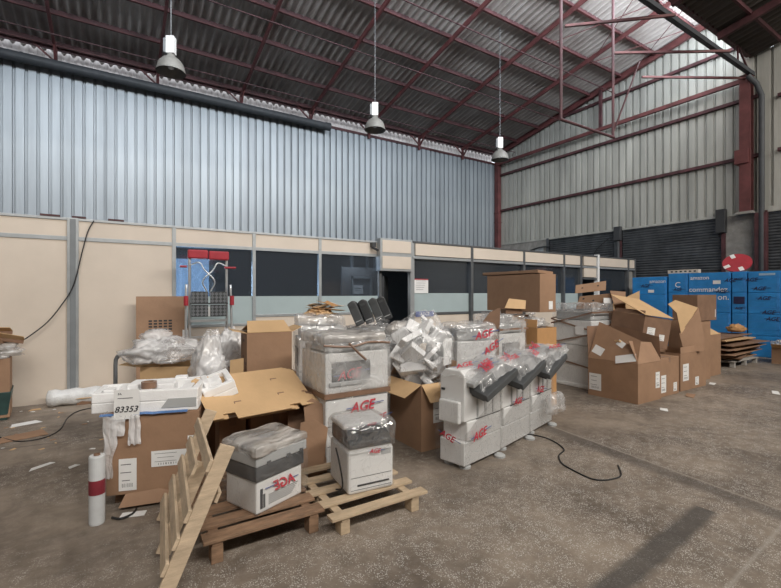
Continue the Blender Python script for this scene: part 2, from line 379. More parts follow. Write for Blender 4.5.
def carton(label, x, y, w, d, h, rz=0., z=0., flaps=None, m=None, name='cardboard_box', group=None, labels=(), flen=None, tape=True, cat='box', holes=None):
    """x, y = the corner at the low-x low-y end; flaps None = closed, else side -> opening angle (0 shut, 90 upright, 180 flat outwards)"""
    m = m or CARD; bx, by = base_from_corner(x, y, rz, w, d); t = thing(name, label, cat, (bx, by, z), rz, group); b = MB(); th = .006
    if flaps is None:
        b.box(-w/2, w/2, -d/2, d/2, 0, h, m)
        BODY[t.name] = b.build('body', t, bevel=.005)
        if tape:
            q = MB()
            if w > d: q.box(-w/2-.001, w/2+.001, -.03, .03, h, h+.0012, TAPE).box(w/2, w/2+.0015, -.03, .03, h-.07, h, TAPE).box(-w/2-.0015, -w/2, -.03, .03, h-.07, h, TAPE)
            else: q.box(-.03, .03, -d/2-.001, d/2+.001, h, h+.0012, TAPE).box(-.03, .03, -d/2-.0015, -d/2, h-.07, h, TAPE)
            q.build('packing_tape', BODY[t.name])
    else:
        b.box(-w/2, w/2, -d/2, -d/2+th, 0, h, m).box(-w/2, w/2, d/2-th, d/2, 0, h, m)
        b.box(-w/2, -w/2+th, -d/2+th, d/2-th, 0, h, m).box(w/2-th, w/2, -d/2+th, d/2-th, 0, h, m).box(-w/2+th, w/2-th, -d/2+th, d/2-th, 0, th, m)
        if holes:
            for f, u, v, hw, hh in holes:
                o, ax, nn = face(f, w, d); b.obox(o+ax*u+UP*v+nn*.0006, ax*hw/2, nn*.0006, UP*hh/2, INK)
        BODY[t.name] = b.build('body', t)
        for f, a in flaps.items():
            if isinstance(a, tuple) and len(a) == 4: a, fl, mm, f2 = a
            elif isinstance(a, tuple): a, fl, mm = a; f2 = fl
            else: fl, mm = (flen or min(w, d)/2), m; f2 = fl
            o, ax, nn = face(f, w, d); ln = (w if f in ('front','back') else d)/2 - .004; dr = -nn*math.cos(R(a)) + UP*math.sin(R(a)); nrm = dr.cross(ax).normalized()
            q = MB(); hp = o + UP*(h+.002) - nn*.002
            k = .03
            q.prism([(-ln, 0), (ln, 0), (ln-k, f2), (-ln+k, fl)], ax, dr, hp, .005, mm); q.build('flap', t)
    for l in labels: add_label(t, l[0], w, d, *l[1:])
    return t
# ------------------------------------------------------------------ SETTING
GX, LY = 15.5, 14.8              # end wall and long wall
XL, YB = -6.0, -6.0
def rz_(Y): return 8.40 + .193*(LY-Y)
def rz2(Y): return 8.50 + .193*(4.9-Y)
b = MB(); b.box(XL-.2, GX+.2, YB-.2, 16.5, -.2, 0, FLOORM); st(b.build('floor'))
def corr(mb, p0, p1, z0, z1fn, m, prof, period, off):
    """vertical profiled sheet from p0 to p1 (xy); prof = [(s, depth)] within one period; depth along off"""
    p0, p1 = Vector(p0), Vector(p1); d = p1-p0; ln = d.length; d.normalize(); off = Vector(off); vs = []; fs = []; s = 0; k = 0
    while s < ln:
        for a, dp in prof:
            q = s+a
            if q > ln: break
            c = p0 + d*q + off*dp; vs += [(c.x, c.y, z0), (c.x, c.y, z1fn(c.x, c.y))]
        s += period
    vs += [(p1.x, p1.y, z0), (p1.x, p1.y, z1fn(p1.x, p1.y))]
    for i in range(len(vs)//2-1): fs.append((2*i, 2*i+2, 2*i+3, 2*i+1))
    mb.add(vs, fs, m)
PR = [(0,0),(.165,0),(.175,.06),(.195,.06),(.200,.035),(.212,.035),(.217,.06),(.235,.06),(.245,0)]
b = MB(); corr(b, (XL, LY), (GX, LY), 0, lambda x, y: 7.84, GALV, PR, .25, (0,1))
b.build  # long wall with its flashing strip at the head
b.box(XL, GX, LY-.02, LY+.06, 7.80, 7.88, STEELD)
st(b.build('wall_back'))
# translucent strip and eave framing above the long wall
b = MB(); corr(b, (XL, 15.15), (GX, 15.15), 7.6, lambda x, y: 8.75, POLY, [(0,0),(.05,.03),(.09,.05),(.13,.03)], .18, (0,1))
st(b.build('trim_eave'))
b = MB(); b.bar((XL, LY-.03, 8.28), (GX, LY-.03, 8.28), .1, .08, STEELD); b.bar((XL, 14.98, 7.95), (GX, 14.98, 7.95), .05, .05, STEELR)
st(b.build('trim_eave_rail'))
b = MB(); corr(b, (GX, 4.62), (GX, LY), 3.97, lambda x, y: rz_(y)-.02, GALV2, PR, .25, (1,0))
corr(b, (GX, YB), (GX, 4.62), 4.05, lambda x, y: rz2(y)-.02, GALV2, PR, .25, (1,0))
b.box(GX-.03, GX+.05, 4.62, LY, 3.92, 3.99, GALV2); b.box(GX-.03, GX+.05, YB, 4.62, 3.92, 4.07, GALV2)
st(b.build('wall_right'))
# block base of the end wall
D1 = (YX(615, GX), YX(549, GX)); D2 = (YX(722, GX), YX(622, GX)); D3 = (1.2, YX(768, GX))
b = MB()
for y0, y1 in ((D1[1], LY), (D2[1], D1[0]), (D3[1], D2[0]), (YB, D3[0])): b.box(GX, GX+.2, y0, y1, 0, 3.93, BLOCK)
st(b.build('wall_right_base'))
for i, (y0, y1) in enumerate((D1, D2, D3)):
    b = MB(); prof = []; zz = 0
    n = 46; vs = []; fs = []
    for k in range(n*4+1):
        z = k/(n*4)*3.93; q = (k % 4); dp = [0, .022, .026, .012][q]
        vs += [(GX+.06-dp, y0, z), (GX+.06-dp, y1, z)]
    for k in range(n*4): fs.append((2*k, 2*k+1, 2*k+3, 2*k+2))
    b.add(vs, fs, SHUT); o = st(b.build(f'door_{i+1}'), 'dark grey roller shutter')
    b = MB(); b.box(GX-.05, GX+.07, y0-.1, y0, 0, 3.97, STEELD if i != 0 else SHUT); b.box(GX-.05, GX+.07, y1, y1+.1, 0, 3.97, STEELD if i != 0 else SHUT); b.build('guide_rail', o)
b = MB(); b.box(GX-.18, GX-.02, D1[0]-.28, D1[0]-.04, 3.55, 4.05, DARK).box(GX-.12, GX-.02, D1[0]-.2, D1[0]-.14, 2.2, 3.55, ALUD)
st(b.build('trim_shutter_motor_left', bevel=.01))
b = MB(); b.box(GX-.2, GX-.02, D2[0]-.14, D2[0]+.1, 3.45, 4.15, DARK); st(b.build('trim_shutter_motor_right', bevel=.01))
b = MB(); b.tube(smooth_pts([(GX-.08, 12.9, 3.5), (GX-.1, 12.2, 3.62), (GX-.1, 11.6, 3.6)]), .03, DARK); b.box(GX-.06, GX-.01, 12.1, 12.5, 3.35, 3.62, ALU)
b.tube(smooth_pts([(GX-.12, D1[0]+.1, 3.7), (GX-.14, D1[0]+.7, 3.2), (GX-.12, D1[0]+.9, 2.4), (GX-.1, D1[0]+.7, 1.9)]), .015, CABLE); st(b.build('trim_conduit'))
# side and rear walls (behind the photographer)
b = MB(); b.box(XL-.1, XL, YB, 15.2, 0, 9.9, WALLP); st(b.build('wall_left'))
b = MB(); b.box(XL, GX, YB-.1, YB, 0, 8.4, WALLP); st(b.build('wall_front'))
# columns and girts
b = MB(); b.box(GX-.25, GX-.05, 14.5, 14.72, 0, 8.3, STEELR)
for z in (5.45, 5.0): b.box(GX-.27, GX-.03, 14.47, 14.74, z, z+.03, STEELR)
st(b.build('trim_corner_column'))
b = MB(); yc = YX(749, GX)
b.box(GX-.32, GX-.28, yc-.13, yc+.13, 3.97, 7.9, STEELR).box(GX-.09, GX-.05, yc-.13, yc+.13, 3.97, 7.9, STEELR).box(GX-.28, GX-.09, yc-.02, yc+.02, 3.97, 7.9, STEELR)
b.box(GX-.4, GX-.03, yc-.1, yc+.22, 5.35, 5.75, STEELR).box(GX-.36, GX-.03, yc-.2, yc+.2, 3.9, 3.97, BLOCK)
b.box(GX-.24, GX-.03, yc-.45, yc-.2, 0, 3.9, STEELD)
st(b.build('trim_valley_column'))
b = MB(); b.tube([(GX-.2, yc-.35, 0), (GX-.2, yc-.35, 7.2), (GX-.25, yc-.25, 7.55), (GX-.4, yc-.1, 7.8)], .07, PIPE, 12); st(b.build('trim_downpipe'))
b = MB()
for z, r_ in ((5.57, .09), (7.26, .09), (8.87, .09)):
    y1 = min(LY, 14.8-(z-8.3)/.193) if z > 8.3 else LY
    b.bar((GX-.06, 4.7, z), (GX-.06, y1, z), .11, .09, STEELD)
b.bar((GX-.25, 4.8, 7.76), (GX-.25, 14.6, 7.76), .1, .12, STEELR)
b.bar((GX-.2, 9.4, 7.76), (GX-.2, 9.4, rz_(9.4)-.2), .1, .1, STEELD)
for z in (5.6, 7.1): b.bar((GX-.06, YB, z), (GX-.06, 4.3, z), .11, .09, STEELD)
b.bar((GX-.14, 4.9, rz_(4.9)-.16), (GX-.14, 14.7, rz_(14.7)-.16), .12, .2, STEELR)
st(b.build('trim_girts'))
# roof sheets: big wave fibre cement, long waves run down the slope
def roof(name, y0, y1, zf, m=ROOFM):
    b = MB(); n = int((GX+.1-XL)/.22*6); vs = []; fs = []
    for i in range(n+1):
        x = XL + i*.22/6; w = .065*math.cos(2*math.pi*i/6)
        vs += [(x, y0, zf(y0)+w), (x, y1, zf(y1)+w)]
    for i in range(n): fs.append((2*i, 2*i+1, 2*i+3, 2*i+2))
    b.add(vs, fs, m); return st(b.build(name, smooth=True))
roof('ceiling', 4.9, 15.1, rz_)
roof('ceiling_front_bay', YB, 4.95, rz2, mat('shaded_fibre_cement', (.13,.12,.11), .9, c2=(.07,.062,.055), scale=1.4, stretch=(3.5,.35,1)))  # dark colour carries the shade of this bay, which its glazing leaves unlit
b = MB()
for k in range(9):
    Y = 14.62 - 1.19*k
    if Y < 5: break
    z = rz_(Y)-.09; b.bar((XL, Y, z), (GX-.05, Y, z), .06, .11, STEELD); b.bar((XL, Y-.03, z-.07), (GX-.05, Y-.03, z-.07), .07, .02, STEELR)
for k in range(4):
    Y = 4.2-1.3*k; b.bar((XL, Y, rz2(Y)-.09), (GX-.05, Y, rz2(Y)-.09), .06, .11, STEELD)
st(b.build('trim_purlins'))
b = MB()
RX = [GX-2.28-2.44*k for k in range(8)]
for x in RX:
    b.bar((x, 14.75, rz_(14.75)-.24), (x, 4.95, rz_(4.95)-.24), .06, .13, STEELR)
    b.bar((x, 14.72, 7.7), (x, 14.72, 8.3), .08, .08, STEELR)
    b.bar((x, 14.68, 7.85), (x, 14.2, 8.35), .05, .05, STEELR); b.bar((x-.02, 14.7, 7.9), (x-.5, 14.72, 8.3), .04, .04, STEELR)
    b.bar((x, 4.9, rz2(4.9)-.2), (x, YB, rz2(YB)-.2), .09, .18, STEELD)
st(b.build('trim_rafters'))
# two thin lighting rails under the purlins and the wires they carry
b = MB()
for Y, z in ((10.9, 8.55), (8.9, 8.95), (13.6, 8.1)): b.bar((XL, Y, z), (GX-.1, Y, z), .03, .02, STEELD)
st(b.build('trim_lighting_rail'))
# valley beam with its web, glazing above it
b = MB(); b.bar((XL, 4.85, 7.9), (GX-.1, 4.85, 7.9), .11, .11, PIPE); b.bar((XL, 4.95, 8.5), (GX-.1, 4.95, 8.5), .12, .10, STEELD)
x = GX-.2
while x > XL+1: b.bar((x, 4.9, 7.95), (x-.8, 4.9, 8.48), .04, .04, STEELD); b.bar((x-.8, 4.9, 8.48), (x-.8, 4.9, 7.95), .04, .04, STEELD); x -= 4.88
st(b.build('trim_valley_beam'))
PW = mat('window_polycarbonate', (.7,.75,.78), .3, var=.03)
b = MB(); b.box(XL, GX, 4.86, 4.88, 8.55, 10.3, PW); st(b.build('window_1'), 'north light glazing of the saw-tooth roof')
b = MB(); b.box(XL, GX, YB-.02, YB, 8.45, 10.5, PW); st(b.build('window_2'), 'north light glazing behind the photographer')
# frame hung under the roof plus the braces back to the valley beam
HY = 6.25; x0, x1 = XY(561, HY), XY(613, HY)
b = MB(); zb = 5.62
b.tube([(x0, HY, zb), (x0, HY, rz_(HY)-.15)], .034, STEELD, 8); b.tube([(x1, HY, zb), (x1, HY, rz_(HY)-.15)], .034, STEELD, 8); b.tube([(x0-.05, HY, zb), (x1+.05, HY, zb)], .034, STEELD, 8)
o = b.build('hanging_frame'); st(o, 'dark red tubular frame hanging below the roof'); o.name = 'trim_hanging_frame'
b = MB()
for (pa, pb) in (((565,26),(675,15)), ((614,53),(730,51)), ((642,77),(745,78))):
    A = W(*pa, 7.8); B = W(*pb, 7.8); b.bar(A, B, .055, .055, STEELR)
b.bar((x1, HY, zb+.1), (x1+.9, HY-.2, 7.75), .03, .03, STEELD)
for i, x in enumerate((12.2, 14.3)):
    for (ya, yb_) in ((5.2, 8.6), (8.6, 5.2)): b.tube([(x-1, ya, rz_(ya)-.3), (x+1.2, yb_, rz_(yb_)-.3)], .012, STEELR, 5)
st(b.build('trim_roof_braces'))
# duct along the head of the long wall
b = MB(); xe = XY(330, 14.5); b.tube([(XL, 14.5, 7.72), (xe-.15, 14.5, 7.72)], .125, PIPE, 16); b.tube([(xe-.18, 14.5, 7.72), (xe, 14.5, 7.72)], .14, PIPE, 16)
for k in range(6): b.tube([(xe-1.5-2.4*k, 14.5, 7.72), (xe-1.44-2.4*k, 14.5, 7.72)], .135, PIPE, 16)
tag(b.build('ventilation_pipe', smooth=False), 'long dark grey round pipe running along the top of the corrugated wall', 'pipe')

# ------------------------------------------------------------------ OFFICE PARTITION (plane y = 8)
PY = 8.0; T = .05; HT = 2.72
def px_x(p): return XY(p, PY)
pb = MB(); fr = MB()
def panel(p0, p1, z0, z1, yo=0.): pb.box(px_x(p0)+.03, px_x(p1)-.03, PY+yo, PY+yo+T, z0, z1, BEIGE)
def mull(p, z0=0., z1=HT, w=.06, m=ALU, yo=-.015): x = px_x(p); fr.box(x-w/2, x+w/2, PY+yo, PY+yo+T+.03, z0, z1, m)
def rail(p0, p1, z, h=.05, m=ALU, yo=-.012): fr.box(px_x(p0), px_x(p1), PY+yo, PY+yo+T+.024, z-h/2, z+h/2, m)
XW = XL
pb.box(XW, px_x(73)-.05, PY, PY+T, 0, HT, BEIGE)
panel(76, 174, 0, HT)
fr.box(px_x(73)-.07, px_x(73)+.07, PY-.03, PY+T+.03, 0, HT+.02, ALU); fr.box(px_x(73)-.035, px_x(73)+.035, PY-.04, PY-.03, 0, HT, mat('post_face', (.20,.215,.225), .5, var=.05))
fr.box(XW, px_x(378), PY-.015, PY+T+.02, HT-.02, HT+.02, ALU)
fr.box(XW, px_x(378), PY-.012, PY+.0, 2.40, 2.46, ALU)
for p in (174, 254, 320): mull(p)
for p in (0,):
    pass
wins = []   # (p0, p1, z_bottom, z_film, frosted)
panel(174, 254, 2.43, HT); panel(254, 320, 2.43, HT); panel(320, 378, 2.43, HT)
panel(174, 254, 0, 1.05); panel(254, 320, 0, 1.20); panel(320, 378, 0, 1.20)
for a, c, zb_ in ((174,254,1.05), (254,320,1.20), (320,379,1.20)):
    rail(a, c, zb_, .05); wins.append((a, c, zb_+.025, 1.56, 2.40))
# doorway 380-410 with a doubled fascia that stands a little proud, then the second run of windows
x0, x1 = px_x(377), px_x(409)
fr.box(x0, x1, PY-.14, PY+.05, 2.10, 2.80, ALU)
pb.box(x0+.05, x1-.05, PY-.15, PY-.14, 2.50, 2.76, BEIGE).box(x0+.05, x1-.05, PY-.15, PY-.14, 2.15, 2.42, BEIGE)
fr.box(px_x(409), px_x(413), PY-.06, PY+T, 0, 2.80, ALU)
fr.box(px_x(380)-.03, px_x(380)+.03, PY-.02, PY+T, 0, 2.10, ALUD)
fr.box(px_x(411), px_x(633), PY-.08, PY+T, 2.76, 2.80, ALUD); fr.box(px_x(411), px_x(633), PY-.08, PY+T, 2.40, 2.46, ALU)
for a, c in ((412,470), (470,522), (522,562), (562,579)):
    pb.box(px_x(a)+.05, px_x(c)-.04, PY-.07, PY+T, 2.48, 2.75, BEIGE)
for a, c in ((581,595), (597,626), (627,633)): pb.box(px_x(a)+.05, px_x(c)-.04, PY-.07, PY+T, 2.48, 2.75, BEIGE)
pb.box(px_x(581)+.05, px_x(595)-.04, PY-.07, PY+T, 2.12, 2.40, BEIGE)
fr.box(px_x(580), px_x(596), PY-.06, PY+T, 2.05, 2.10, ALUD)
for p in (470, 522, 562): fr.box(px_x(p)-.04, px_x(p)+.04, PY-.085, PY+T, 0, 2.8, ALUD)
fr.box(px_x(579)-.05, px_x(579)+.05, PY-.085, PY+T, 0, 2.8, ALUD)
fr.box(px_x(596)-.035, px_x(596)+.035, PY-.10, PY+T, 0, 2.84, PAPER)
fr.box(px_x(626)-.04, px_x(626)+.04, PY-.085, PY+T, 0, 2.8, ALUD); fr.box(px_x(633)-.04, px_x(633)+.04, PY-.085, PY+T, 0, 2.8, ALUD)
for a, c in ((412,470), (470,522), (522,562), (562,579)):
    panel(a, c, 0, 1.10); rail(a, c, 1.14, .06, ALUD); rail(a, c, .62, .04, ALU); wins.append((a, c, 1.17, 1.62, 2.40))
wins.append((597, 626, .1, None, 2.40))
pb.box(px_x(627)+.04, px_x(633)-.04, PY, PY+T, 0, 2.4, mat('grey_side_board', (.30,.29,.27), .6))
st(pb.build('wall_partition')); st(fr.build('trim_partition_frame', bevel=.004))
for i, (a, c, z0, zf, z1) in enumerate(wins):
    g = MB(); g.box(px_x(a)+.03, px_x(c)-.03, PY+.015, PY+.021, z0, z1, GLASSD); o = st(g.build(f'window_{i+3}'), 'dark office window pane')
    if zf:
        g = MB(); g.box(px_x(a)+.031, px_x(c)-.031, PY+.006, PY+.0145, z0, zf, FROST); g.build('frosted_film', o)
# office interior: floor, rear wall, roof slab, inner partitions, lit window at the left
b = MB(); b.box(XL, px_x(633), 11.5, 11.6, 0, 2.7, DKWALL); st(b.build('wall_office_rear'))
b = MB(); b.box(XL, px_x(633)+.03, PY+.06, 11.6, HT-.02, HT+.02, DKWALL); st(b.build('ceiling_office'))
b = MB(); b.box(px_x(633)-.05, px_x(633), PY+.06, 11.5, 0, HT-.02, DKWALL); st(b.build('wall_office_end'))
xa, xb = XY(150, 11.4), XY(209, 11.4)
b = MB(); b.box(xa, xb, 11.42, 11.46, .9, 2.45, emis('office_window_daylight', (.42,.66,1.), 2.0)); o = st(b.build('window_20'), 'bright blue window inside the office')
b = MB(); b.box(xb, xb+.08, 11.38, 11.48, .85, 2.5, ALU); b.box(xa, xb, 11.38, 11.48, .84, .9, ALU); b.build('window_frame', o)
b = MB(); b.box(XY(342, 8.6), XY(380, 8.6), 8.6, 8.66, 0, 2.2, WALLP)
b.box(XY(352, 8.55), XY(353.5, 8.55), 8.55, 8.599, 0, 2.0, ALU).box(XY(371, 8.55), XY(372.5, 8.55), 8.55, 8.6, 0, 2.0, ALU).box(XY(352, 8.55), XY(372.5, 8.55), 8.55, 8.6, 1.95, 2.0, ALU)
st(b.build('door_4'), 'grey inner office door')
b = MB(); xx = XY(360, 8.5); b.box(xx-.13, xx+.13, 8.592, 8.598, 1.60, 1.80, PAPER)
for k in range(2): b.box(xx-.09+.03*k, xx+.09-.03*k, 8.589, 8.592, 1.72-.04*k, 1.73-.04*k, INK)
tag(b.build('paper_notice'), 'white paper notice on the grey inner door behind the third window', 'notice')
b = MB(); a = px_x(392); b.obox((a+.1, PY+.45, 1.0), (.28,.36,0), (-.02,.016,0), (0,0,1.0), DARK)
st(b.build('door_5'), 'dark office door standing ajar')
b = MB(); b.box(px_x(383)-.2, px_x(383)-.14, 9.1, 9.16, 0, 2.6, ALU); b.box(px_x(400), px_x(400)+.05, 9.5, 9.56, 0, 2.6, ALU); st(b.build('trim_office_posts'))
# notices on the second run of windows
b = MB(); xx = px_x(421); b.box(px_x(414), px_x(428), PY-.006, PY-.003, 1.62, 1.95, PAPER)
for k in range(5): b.box(px_x(416), px_x(426)-.02*k, PY-.008, PY-.006, 1.90-.05*k, 1.906-.05*k, INK)
b.box(px_x(414), px_x(428), PY-.0075, PY-.006, 1.925, 1.95, REDP)
tag(b.build('paper_notice'), 'white printed sheet with red header taped on the window right of the doorway', 'notice')
b = MB(); b.box(px_x(415), px_x(433), PY-.03, PY-.026, 1.08, 1.20, BLUEINK); b.text('ADCE', (px_x(424), PY-.032, 1.14), (1,0,0), (0,0,1), .10, PAPER, bold=.02)
tag(b.build('small_sign'), 'small dark blue sign with white letters below the window right of the doorway', 'sign')
# cable lying over the top of the partition and hanging down to the left
b = MB(); pts = [(94,221),(88,232),(83,250),(74,285),(62,305),(48,322),(30,336),(18,343)]
b.tube(smooth_pts([(px_x(p), PY-.03-.012*i, CAMH+(294-q)/F*(PY/(CA-SA*(p-390.5)/F))) for i, (p, q) in enumerate(pts)]), .009, CABLE, 6)
tag(b.build('hanging_cable'), 'black cable hanging in a curve down the beige partition at the left', 'cable')
# offcuts of metal profile lying on top of the partition
for p0, p1, lb in ((40, 60, 'left of'), (72, 86, 'above'), (108, 124, 'right of')):
    b = MB(); b.box(px_x(p0), px_x(p1), PY-.02, PY+.06, HT+.021, HT+.05, STEELD)
    tag(b.build('metal_offcut'), f'short dark metal strip on top of the beige partition, {lb} the wide grey post', 'strip', 'metal strips on the partition')
b = MB(); b.box(px_x(370), px_x(374), PY-.1, PY+.02, 2.60, 2.70, DARK); b.bar((px_x(371), PY-.05, 2.6), (px_x(374), PY-.18, 2.52), .05, .05, DARK)
tag(b.build('security_sensor', bevel=.006), 'small dark sensor fixed at the end of the first run of windows', 'sensor')

# ------------------------------------------------------------------ pendant lamps
def lamp(x, y, zb, lab):
    t = thing('pendant_lamp', lab, 'lamp', (x, y, zb), R(-30), 'high bay lamps'); b = MB()
    b.lathe([(.255,0),(.25,.03),(.215,.16),(.15,.24),(.075,.29),(.06,.34),(.0,.34)], LAMPG); b.lathe([(.25,.0),(.205,.15),(.13,.23),(.0,.25)], LAMPG); b.build('lamp_shade', t, smooth=True)
    b = MB(); b.lathe([(0,.05),(.05,.08),(.055,.13),(.03,.2)], FOAM, n=14); b.build('bulb', t, smooth=True)
    b = MB(); b.box(-.075,.075,-.06,.06,.34,.66, WHITE); b.build('ballast_box', t, bevel=.01); b = MB(); b.box(-.12,-.077,-.05,.05,.36,.62, GREYT); b.build('heat_sink', t)
    zr = rz_(y)-.1-zb; b = MB(); b.tube([(0,0,.66),(0,0,zr)], .008, GREYT, 6); b.build('suspension_wire', t); return t
lamp(*PT(171, 8.0), 5.72, 'grey bell lamp with white ballast box, nearest of the three, hanging at the left')
lamp(*PT(375, 10.4), 5.56, 'grey bell lamp hanging in the middle of the row of three')
lamp(*PT(500, 12.65), 5.54, 'grey bell lamp hanging farthest away, in front of the red corner column')

# ------------------------------------------------------------------ pallets
def pallet(label, x0, y0, w, d, m, name='wooden_pallet', nb=6, over=.03, rz=0., hh=.13, group=None, seed=1, gap=1.52, cols_=(-1,0,1)):
    bx, by = base_from_corner(x0, y0, rz, w, d); t = thing(name, label, 'pallet', (bx, by, 0), rz, group); rr = random.Random(seed); bw = d/(nb*gap)
    for k in range(nb):
        yc = -d/2 + bw/2 + k*(d-bw)/(nb-1); b = MB(); j = rr.uniform(-.008,.008)
        b.obox((j, yc, hh-.010), (w/2+over, rr.uniform(-.004,.004), 0), (0, bw/2, 0), (0,0,.010), m); b.build('deck_board', t, bevel=.003)
    for sx in cols_:
        b = MB(); xx = sx*(w/2-.045); b.box(xx-.03, xx+.03, -d/2+.01, d/2-.01, hh-.042, hh-.021, m); b.build('stringer', t, bevel=.003)
        for sy in (-1,0,1):
            b = MB(); yy = sy*(d/2-.06); b.box(xx-.034, xx+.034, yy-.045, yy+.045, 0, hh-.043, m); b.build('block', t, bevel=.004)
    return t
pallet('weathered brown wooden pallet under the printer with the black band', .455, 2.69, .70, 1.0, WOODM, nb=6, seed=3, hh=.15, gap=1.45, cols_=(-1,1))
pallet('pale wooden pallet with overhanging slats under the small shiny-wrapped printer', 1.235, 2.56, .66, .90, WOODP, nb=5, over=.06, seed=5, hh=.13, gap=2.0, cols_=(-1,1))

# leaning narrow pallet -----------------------------------------------------
A0 = Vector((.20, 2.52, 0.02)); sl = Vector((.40, 0, .917)).normalized(); nr = Vector((-sl.z, 0, sl.x)); LN = .80; DP = .86
t = thing('broken_pallet', 'pale narrow wooden pallet standing on its edge and leaning on the big brown box', 'pallet', (A0.x, A0.y, 0))
DY = Vector((.075,.997,0))
def loc_(v): return Vector(v) - Vector((A0.x, A0.y, 0))
for yy in (0, DP*.5, DP):
    b = MB(); ln = LN if yy == 0 else LN*(.99 if yy == DP else .7)
    b.obox(loc_(A0 + DY*yy + sl*ln/2), sl*ln/2, DY*.011, nr*.042, WOODL); b.build('stringer', t, bevel=.003)
for k, s in enumerate((.14, .27, .41, .545, .68)):
    b = MB(); y0, y1 = -.02, DP+.03
    if k == 3: y0 = .3
    b.obox(loc_(A0 + sl*s + nr*.054 + DY*((y0+y1)/2)), DY*((y1-y0)/2), sl*.034, nr*.010, WOODL); b.build('slat', t, bevel=.003)
b = MB(); b.obox(loc_(A0 + sl*.56 - nr*.054 + Vector((0,.25,0))), (0,.22,.05), sl*.03, nr*.009, WOODL); b.build('splintered_slat', t)

# ------------------------------------------------------------------ left foreground group
rzA = R(-18); fx, fy = PT(106, 3.20)
pallet('low dark wooden pallet under the big brown box with torn film', fx+.04, fy+.06, .58, .46, WOODM, nb=4, rz=rzA, hh=.09, seed=8)
cA = carton('big brown box with shipping labels and torn film, carrying white foam', fx, fy, .64, .48, .60, rzA, .092, flaps=None, tape=False,
            labels=[('front', -.175, .15, .12, .24), ('front', .11, .25, .25, .12)])
add_label(cA, 'front', .64, .48, .27, .36, .06, .10, True, 'barcode_sticker')
b = MB(); b.text('UP', (.20, -.2465, .06), (1,0,0), (0,0,1), .0001, INK)
# torn film hanging from the rim of that box
b = MB()
def strip(x, z0, z1, w0, w1, sd, y=-.25):
    def fn(u, v):
        z = z1+(z0-z1)*v; w = w0+(w1-w0)*v; n_ = noise.noise(Vector((x*9+sd, z*7, u*2+sd)))
        return Vector((x + (u-.5)*w + .04*noise.noise(Vector((sd, z*6, 0))), y-.012-.02*abs(n_), z + .02*noise.noise(Vector((u*5, sd, 1)))))
    b.grid(fn, 8, 18, BAGH)
strip(-.29, .14, .60, .10, .05, 1); strip(-.12, .38, .60, .07, .09, 4); strip(-.24, .45, .60, .12, .10, 9)
b.grid(lambda u, v: Vector((-.335-.01*noise.noise(Vector((u*4,v*6,2))), -.24+.4*u, .62-.5*v)), 8, 12, BAGH)
b.build('torn_film', cA)
b = MB(); b.grid(lambda u, v: Vector((-.36+.60*u, -.262+.03*v-.006*noise.noise(Vector((u*14,0,0))), .600+.012*v+.006*noise.noise(Vector((u*9,3,0))))), 30, 2, mat('blue_film', (.10,.20,.42), .2)); b.build('blue_film_edge', cA)
ax_, ay_ = cA.location.x, cA.location.y; zA = .694
def onA(lx, ly, z=zA):
    return (ax_ + math.cos(rzA)*lx - math.sin(rzA)*ly, ay_ + math.sin(rzA)*lx + math.cos(rzA)*ly, z)
def foam_block(label, loc, rz, w, d, h, cuts=(), rx=0., ry=0., group=None, rim=.05):
    t = thing('foam_packing', label, 'foam packaging', loc, rz, group, rx, ry); b = MB()
    b.box(-w/2,w/2,-d/2,d/2,0,h*.5,FOAM)
    b.box(-w/2,w/2,-d/2,-d/2+rim,h*.5,h,FOAM).box(-w/2,w/2,d/2-rim,d/2,h*.5,h,FOAM).box(-w/2,-w/2+rim,-d/2+rim,d/2-rim,h*.5,h,FOAM).box(w/2-rim,w/2,-d/2+rim,d/2-rim,h*.5,h,FOAM)
    for x0,x1,y0,y1,z0,z1 in cuts: b.box(x0,x1,y0,y1,z0,z1,FOAM)
    b.build('moulded_block', t, bevel=.008); return t
t = foam_block('large white moulded foam tray lying on the big brown box', onA(.03,.0), rzA, .56, .46, .17, [(-.08,.08,-.1,.05,.08,.19),(.12,.2,-.15,.12,.08,.15),(-.25,-.17,-.12,.1,.08,.2)])
b = MB(); b.prism([(.27,0),(.02,0),(.07,.07),(.27,.07)], (1,0,0), (0,0,1), (0,-.2305,.03), .004, WHITE2); b.build('recess_shade', t)  # raised grey plate, coloured as the shade inside a hollow
foam_block('white foam end cap jutting out at the left corner of the big brown box', onA(-.37,.03), rzA+R(8), .20, .38, .15, [(-.04,.03,-.12,0,.07,.16)])
foam_block('white foam piece tilted up at the right end of the foam heap', onA(.42,.16,.735), rzA+R(15), .26, .34, .13, [(-.06,.04,-.08,.06,.05,.15),(-.1,-.05,-.1,.1,.06,.17)], R(10), R(-18))
foam_block('flat white foam slab behind the foam tray', onA(-.02,.33,.62), rzA+R(5), .5, .16, .22, [(.05,.15,-.04,.04,.2,.25)])
b = MB(); t = thing('printed_sheet', 'white sheet with the number 83353 hanging on the foam', 'paper', onA(-.175,-.262,.685), rzA+R(2))
b.box(-.085,.085,-.001,.001,-.02,.20,PAPER); b.build('sheet', t)
b = MB(); b.text('83353', (.0,-.0022,.055), (1,0,0), (0,0,1), .062, INK, shear=.3, bold=.012); BN_ = b; b.build('printed_number', t); b = MB(); b.text('FA', (-.045,-.0022,.17), (1,0,0), (0,0,1), .022, INK); b.box(-.06,.04,-.0024,-.0012,.135,.139,INK); b.build('small_print', t)
t = thing('tape_roll', 'brown roll of packing tape lying on the white foam', 'tape', onA(-.06,-.13,.694+.171)); b = MB()
b.lathe([(.055,0),(.055,.05),(.038,.05),(.038,0),(.055,0)], TAPE, n=24); b.build('tape', t); b = MB(); b.lathe([(.0379,0),(.0379,.05),(.034,.05),(.034,0),(.0379,0)], CARD, n=24); b.build('core', t)
